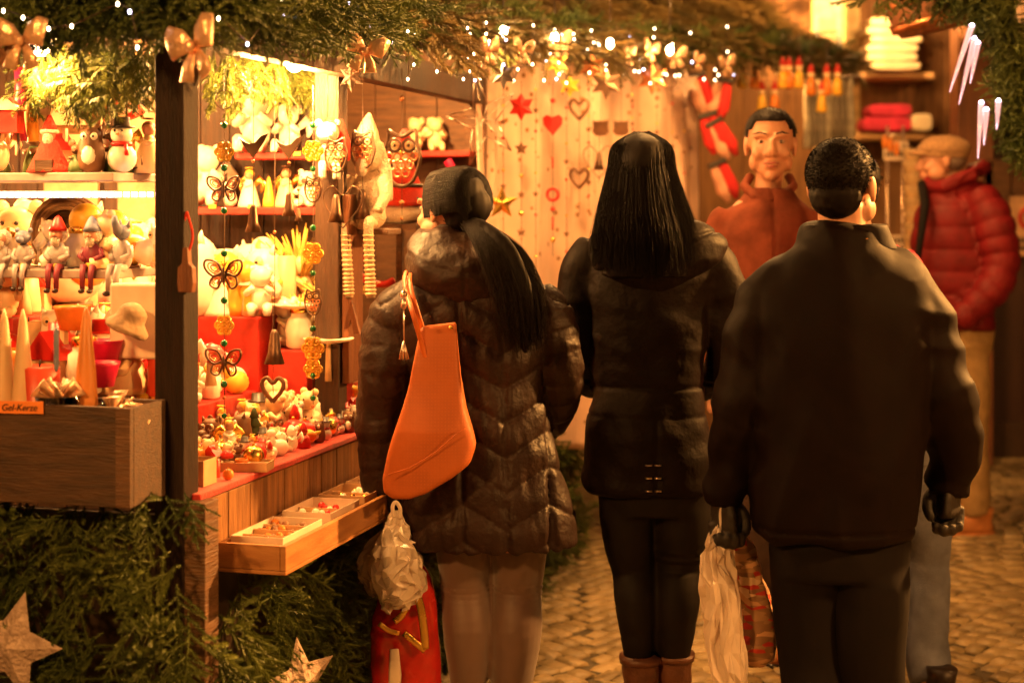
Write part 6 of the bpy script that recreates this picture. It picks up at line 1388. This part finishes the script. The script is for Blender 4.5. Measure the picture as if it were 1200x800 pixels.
PROTO = {'flower': ('flower_pendant', lambda: p_flower(amber_bead)), 'butterfly': ('butterfly_pendant', p_butterfly), 'owl': ('owl_pendant', p_owl), 'bell': ('bell', p_bell), 'birdp': ('bird_pendant', p_bird), 'bead': ('green_bead', lambda: MB().m(green_c).ell((0,0,0), .0088, 10, 8)), 'heart': ('heart_pendant', lambda: p_heart(brown_c)), 'smallbead': ('small_bead', lambda: MB().m(copper_m).ell((0,0,0), .005, 8, 6)), 'ring': ('wire_ring', lambda: MB().m(bronze_m).torus((0,0,0), .018, .0012, 20, 4)),
 'rheart': ('red_heart', lambda: MB().m(red_c).at(Matrix.Identity(4)).prism([(0,-.034),(-.03,.0),(-.032,.02),(-.02,.03),(0,.022),(.02,.03),(.032,.02),(.03,0)], -.005, .005)), 'oheart': ('open_heart', lambda: p_heart(brown_c, 1.25)), 'rring': ('red_ring', lambda: MB().m(red_c).torus((0,0,0), .02, .006, 18, 6)), 'rstick': ('red_stick', lambda: MB().m(red_c).tube([(0,0,-.03),(0,0,.03)], .005, 6)), 'rbead': ('red_bead', lambda: MB().m(red_c).ell((0,0,0), .012, 10, 8)),
 'gbead': ('gold_bead', lambda: MB().m(gold_m).ell((0,0,0), .010, 10, 8)), 'rstar': ('red_star', lambda: star_mb(.055, .032, 6, red_c, .008)), 'sstar': ('small_star', lambda: star_mb(.022, .011, 5, brown_c, .006)), 'owlb': ('owl_silhouette', lambda: MB().m(brown_c).prism([(-.032,.03),(-.026,.024),(.026,.024),(.032,.03),(.030,0),(.034,-.02),(.02,-.035),(-.02,-.035),(-.034,-.02),(-.030,0)], -.004, .004)), 'wheart': ('wire_heart', lambda: p_heart(bronze_m, 2.2)), 'ystar': ('yellow_star', lambda: star_mb(.042, .022, 6, yellow_c, .006))}
def star_mb(R1, R2, n, m, th=.006, ridge=.4):
    b = MB().m(m); b.sm = False; vs = []
    for i in range(2*n): a = PI/2+i*PI/n; q = R1 if i % 2 == 0 else R2; vs.append((q*math.cos(a), 0, q*math.sin(a)))
    k = len(vs); vs += [(0,-th,0),(0,th,0)]; fs = []
    for i in range(k): fs += [(i, (i+1) % k, k), ((i+1) % k, i, k+1)]
    b.add(vs, fs); return b
PM = {}
def pend(kind, parent, z, sc=1, x=0):
    nm, fn = PROTO[kind]
    if kind not in PM: PM[kind] = fn().mesh(nm)
    o = bpy.data.objects.new(nm, PM[kind]); C.objects.link(o); o.parent = parent; o.location = (x, -.002, z); o.scale = (sc,)*3; return o
def chain(label, top, items, length, rz=RS, group=None, wire=.0011, sc=1):
    t = thing('ornament_chain', label, 'hanging ornament', top, rz, group); MB().tube([(0,0,0),(0,0,-length)], wire, 4).build('wire', bronze_m, t)
    for it in items: pend(it[0], t, it[1], (it[2] if len(it) > 2 else 1)*sc, it[3] if len(it) > 3 else 0)
    return t
def px_chain(label, u, v0, v1, items, pos, sc=1, rz=RS):
    """items given as (kind, v); pos(u, v) is a point on the plane it hangs in"""
    p = pos(u, v0); m = pxm(p); return chain(label, p, [(k[0], -(k[1]-v0)*m)+tuple(k[2:]) for k in items], (v1-v0)*m, rz, sc=sc)
tp = lambda t_: (lambda u, v: at_t(u, v, t_))
px_chain('longest bead chain with two butterflies and amber flowers hanging near the first post', 263, 80, 500, [('ring',117,1.3),('bead',147),('flower',178),('bead',197),('butterfly',222,1.15),('bead',247),('bead',297),('butterfly',322,1.35),('bead',352),('flower',381),('bead',402),('butterfly',425,1.25),('bead',450),('smallbead',466),('bead',487,.8)], tp(.05))
px_chain('bead chain of amber flowers and an owl hanging near the second post', 367, 100, 480, [('bead',147),('flower',177,1.2),('bead',198),('owl',222,1.1),('bead',267,1.1),('flower',297,1.2),('bead',320),('owl',354,1.1),('bead',385,1.1),('flower',408,1.3),('flower',432,1.1),('bead',440),('bead',466),('smallbead',476)], tp(.05))
px_chain('dark bird on a wire with a bell far below, left one of two', 297, 90, 250, [('birdp',170,1.6),('smallbead',189),('bell',240,1.5)], tp(.06))
px_chain('dark bird on a wire with a long pendulum bell, right one of two', 339, 90, 260, [('birdp',172,1.6),('smallbead',191),('bell',225,1.4)], tp(.06))
px_chain('plain wire ending in a square brown bell above the white figures', 322, 90, 410, [('smallbead',272),('bell',386,2.0)], tp(.10))
px_chain('short wire with a flat dark heart above the counter crowd', 320, 330, 462, [('smallbead',350),('heart',455,1.2)], tp(.12))
px_chain('metal owl with a yellow flower in front of the white plush bear', 394, 90, 250, [('owl',182,1.5),('smallbead',198),('bell',228,1.7)], tp(.02))
px_chain('metal owl in front of the tall hooded doll', 425, 90, 250, [('owl',176,1.7),('smallbead',196),('bell',222,1.9)], tp(.01))
px_chain('large reddish metal owl in front of the red-coated doll', 471, 80, 345, [('smallbead',116,1.6),('owl',186,2.7),('smallbead',238,1.8),('smallbead',256)], tp(-.02))
px_chain('big wire heart hanging between the two metal owls', 402, 195, 262, [('wheart',240,1.0)], tp(.0))
px_chain('row of small metal birds and a yellow bead on the window wire', 350, 200, 262, [('smallbead',222),('ring',235,.9),('bell',244,.8)], tp(.14))
# red cord pendant on the first post
p = at_t(217, 248, .0)+out*.004; t = thing('wooden_pendant', 'brown wooden block on a red cord hanging on the first post', 'hanging ornament', p, RS)
MB().tube(crom([(0,.0,0),(-.014,0,-.05),(-.006,0,-.085),(.006,0,-.085),(.014,0,-.05),(0,0,0)], 5), .0028, 6).build('cord', felt_r, t); MB().prism([(-.017,-.18),(.017,-.18),(.020,-.16),(.018,-.125),(.008,-.115),(.006,-.08),(-.006,-.08),(-.008,-.115),(-.018,-.125),(-.020,-.16)], -.01, .01).build('block', wood_red, t, bevel=.002)
p = at_t(412, 372, -.045); t = thing('wooden_angel', 'flat dark wooden triangle figure on the door leaf beside the quilted coat', 'hanging ornament', p, RS); MB().prism([(0,.05),(-.022,-.035),(-.008,-.03),(0,-.005),(.008,-.045),(.026,-.045)], -.006, .006).build('board', wood_red, t)
# curtain ornaments
cpz = lambda u, v: on_curtain(u, v, .16)
px_chain('red six-pointed star with small stars on a string before the curtain', 611, 95, 290, [('rstar',125,.95),('sstar',174,1.2),('gbead',206,.8),('sstar',228,.7),('gbead',250,1),('sstar',272,.8)], cpz, 1, -.3)
px_chain('red heart above a red ring on a string before the curtain', 648, 95, 300, [('rbead',118,.9),('rheart',146,1.2),('rstick',191,.7),('rring',228,1.1),('rbead',245,.8),('rstick',262,.8),('gbead',281)], cpz, 1, -.3)
px_chain('two brown open hearts one above the other before the curtain', 679, 90, 250, [('smallbead',103,1.4),('oheart',127,1.15),('oheart',208,1.1),('smallbead',238)], cpz, 1, -.3)
px_chain('brown owl shape before the curtain, left one of two', 704, 95, 170, [('owlb',149,1.0)], cpz, 1, -.3)
px_chain('brown owl shape before the curtain, right one of two', 728, 95, 170, [('owlb',149,1.0)], cpz, 1, -.3)
px_chain('large wire heart with a tassel beside the long-haired woman', 702, 155, 215, [('wheart',188,1.1),('bell',178,1.6)], cpz, 1, -.3)
px_chain('bright yellow star hanging from the garland over the curtain', 668, 82, 112, [('ystar',101,1.1)], cpz, 1, -.3)
t = thing('wire_star', 'tall silvery wire star frame hanging before the curtain edge', 'star', at_Y(566, 140, 5.6)); b = MB(); vs = []
for i in range(10): a = PI/2+i*PI/5+.25; q = .17 if i % 2 == 0 else .06; vs.append((q*.75*math.cos(a), 0, q*math.sin(a)))
for i in range(10): b.tube([vs[i], vs[(i+1) % 10]], .0025, 6); b.tube([vs[i], (0,-.03,0)], .0015, 5)
b.build('frame', silver_m, t)
t = thing('gold_star', 'gold mesh star leaning low before the left side of the curtain', 'star', at_Y(588, 238, 5.7)); star_mb(.06, .026, 5, gold_m, .015).build('points', None, t)
for i_, (u, v1) in enumerate(((590, 280), (628, 330), (664, 300), (690, 250), (741, 170), (770, 200), (788, 260), (802, 330))):
    px_chain('thin bead string before the curtain, %s from the left' % ORD[i_], u, 92, v1, [(('smallbead','gbead','sstar','rbead')[(i_+k_) % 4], 105+k_*(v1-110)/9, (.8,.55,.6,.5)[(i_+k_) % 4]) for k_ in range(10)], cpz, 1, -.3)
# garland decorations
def ev_at(u, v, fwd=.13):
    best = min(EV, key=lambda e: abs(e[0]/e[1]*F+600-u)); return at_Y(u, v, best[1]-fwd)
def bow():
    t = thing('bow', '', 'bow')
    for s in (1,-1):
        MB().tube([(s*.004,0,0),(s*.025,-.006,.012),(s*.048,-.01,.018),(s*.056,-.004,.016)], [.008,.024,.032,.028], 12, flat=.3).build('loop', gold_foil, t); MB().tube([(s*.004,0,-.004),(s*.018,-.004,-.03),(s*.026,-.006,-.058)], [.006,.014,.018], 8, flat=.2).build('tail', gold_foil, t)
    MB().ell((0,-.010,0), (.010,.009,.012), 10, 8).build('knot', gold_foil, t); return t
bows = [(228,55,1.15,'on the garland right over the first post'),(26,48,1.0,'at the left end of the garland'),(428,60,.9,'at the garland corner over the second post'),(572,58,1.2,'left of the curtain on the garland'),(612,58,1.1,'over the left edge of the curtain'),(655,50,1.2,'over the red heart string'),(736,62,1.2,'above the long-haired woman, left one'),(762,58,1.1,'above the long-haired woman, middle one'),(792,66,1.2,'above the long-haired woman, right one'),(818,72,1.1,'over the right edge of the curtain'),(851,76,1.3,'last on the garland near the red mittens')]
for i, (u, v, sc_, w_) in enumerate(bows): kit('bow', bow, ev_at(u, v, .19 if u < 540 else .45), RS+(.4*(i % 3-1) if i < 3 else 1.3-.3*(i % 3)), 'shiny rose-gold ribbon bow '+w_, 'bow', 'ribbon bows along the garland', sc_*(1 if i < 3 else .72), None, .2*((i*37) % 5-2)/2)
stars = [(10,66,22,brown_c,'brown six-pointed star under the leftmost bow'),(228,80,22,dark_c,'dark star below the bow over the first post'),(412,90,19,star_bark,'pale bark star beside the top of the second post'),(590,88,18,dark_c,'dark star at the left end of the curtain garland'),(653,74,16,yellow_c,'golden star on the garland over the red heart'),(693,78,17,copper_m,'coppery star on the garland over the open hearts'),(710,98,20,bronze_m,'dark brown star hanging over the owl shapes'),(764,92,20,copper_m,'brown star hanging above the long-haired woman'),(803,98,18,star_bark,'pale star hanging at the right end of the curtain')]
for u, v, hp_, c_, lab in stars:
    p = ev_at(u, v, .17 if u < 540 else .42); m_ = pxm(p); o = star_mb(hp_*m_, hp_*m_*.5, 6, c_, .008).build('hanging_star', None, None, p, RS+random.uniform(-.3,.3)); tag(o, lab, 'star'); MB().tube([(0,0,hp_*m_*.9),(0,0,hp_*m_+.05)], .001, 4).build('thread', bronze_m, o)
for (u, v, rpx, pos, lab, ry) in ((13, 757, 68, lambda u, v: at_s(u, v, -.15), 'large glittery bark star on the fir branches at the lower left corner', .28), (352, 800, 56, lambda u, v: at_t(u, v, -.10), 'glittery bark star low on the fir branches by the gift bag', -.1)):
    p = pos(u, v); m_ = pxm(p); b = star_mb(rpx*m_, rpx*m_*.46, 5, star_bark, .022); o = b.build('bark_star', None, None, p, RS); o.rotation_euler = (0, ry, RS if u < 100 else RS+PI*.35); tag(o, lab, 'star')
# strings of lights
r = random.Random(5)
def lights(label, u0, u1, v0, v1, n, known=()):
    p0 = ev_at((u0+u1)/2, 40); t = thing('string_lights', label, 'string lights', p0); pts = [tuple(k) for k in known]
    while len(pts) < n: pts.append((r.uniform(u0, u1), r.uniform(v0, v1)))
    pts.sort(); wp = []
    for u, v in pts:
        p = ev_at(u, v, .15+r.uniform(-.01,.02) if u < 540 else .42+r.uniform(-.04,.04))-p0; wp.append(p); c = bulb_b if r.random() < .22 else bulb_m; key = c.name
        if key not in PM: PM[key] = MB().m(c).ell((0,0,0), (.0032,.0032,.0048), 8, 6).mesh('bulb')
        o = bpy.data.objects.new('bulb', PM[key]); C.objects.link(o); o.parent = t; o.location = p
    MB().tube([tuple(p+Vector((0,.012,.004))) for p in wp], .0014, 4).build('cable', dark_c, t); return t
lights('sparse warm string lights on the garland from the left edge to the first post', 0, 230, 5, 60, 7, [(4,13),(27,21),(57,34),(84,31),(138,5),(152,14),(161,56)])
lights('sparse string lights on the garland between the first and second post', 235, 480, 5, 92, 14, [(256,22),(290,52),(332,19),(330,0),(409,4),(434,30),(478,37),(486,40),(459,50),(452,58),(485,76),(512,84),(543,93),(478,93)])
lights('dense string lights with many sparkling bulbs over the curtain', 545, 860, 30, 98, 82, [(551,40),(570,27),(593,47),(590,76),(625,30),(650,35),(693,36),(700,50),(710,76),(738,42),(766,44),(788,52),(825,93),(838,82),(842,88),(811,73)])
# far mittens, carved figures
knit_r = mat('red_knit', (.5,.02,.02), .9, bump=.8, bscale=90); knit_p = mat('pale_knit', (.6,.3,.2), .9, bump=.8, bscale=90)
for k, (u, v, ry, lab) in enumerate(((824,112,-.35,'red and pink knitted mitten pair hanging top left of the far row'),(836,158,-.3,'red knitted mitten pair with a black band in the middle of the far row'),(850,214,-.4,'red and pink knitted mitten pair hanging lowest in the far row'),(843,118,.2,'red knitted mitten hanging behind the top pair'),(848,165,-.5,'dark red knitted mitten behind the middle pair'))):
    p = at_Y(u, v, 7.6); t = thing('knitted_mittens', lab, 'mittens', p); t.rotation_euler = (0, ry, 0)
    for s in (1,-1): MB().m(knit_r if s > 0 or k == 1 else knit_p).tube([(s*.018,0,.10),(s*.022,0,.05),(s*.026,0,-.03),(s*.02,0,-.09)], [.018,.026,.030,.012], 12, flat=.6).build('mitten', None, t)
    MB().box(-.045,.045,-.02,.02,.085,.11).build('band', dark_c, t, bevel=.004)
for k in range(11):
    u = 872+k*11+r.uniform(-3,3); v = r.choice((84,92,104,112)); p = at_Y(u, v, 8.4); t = thing('carved_figure', 'orange wooden figure with a red cap hanging in the far row, number %d from the left' % (k+1), 'hanging ornament', p)
    t['label'] = 'wooden figure with a red cap under the far garland end, %s from the left' % ORD[k]; t['group'] = 'carved figures hanging under the far garland end'
    MB().m(orange_c if k % 2 else yellow_c).lathe([(.012,-.09),(.03,-.08),(.022,-.03),(.016,0)], 10).build('body', None, t); MB().m(cream_c).ell((0,0,.02), .02, 10, 8).build('head', None, t); MB().m(red_c).lathe([(.022,.03),(.012,.06),(.002,.08)], 10).build('cap', None, t); MB().tube([(0,0,.07),(0,0,.2)], .002, 4).build('thread', bronze_m, t)
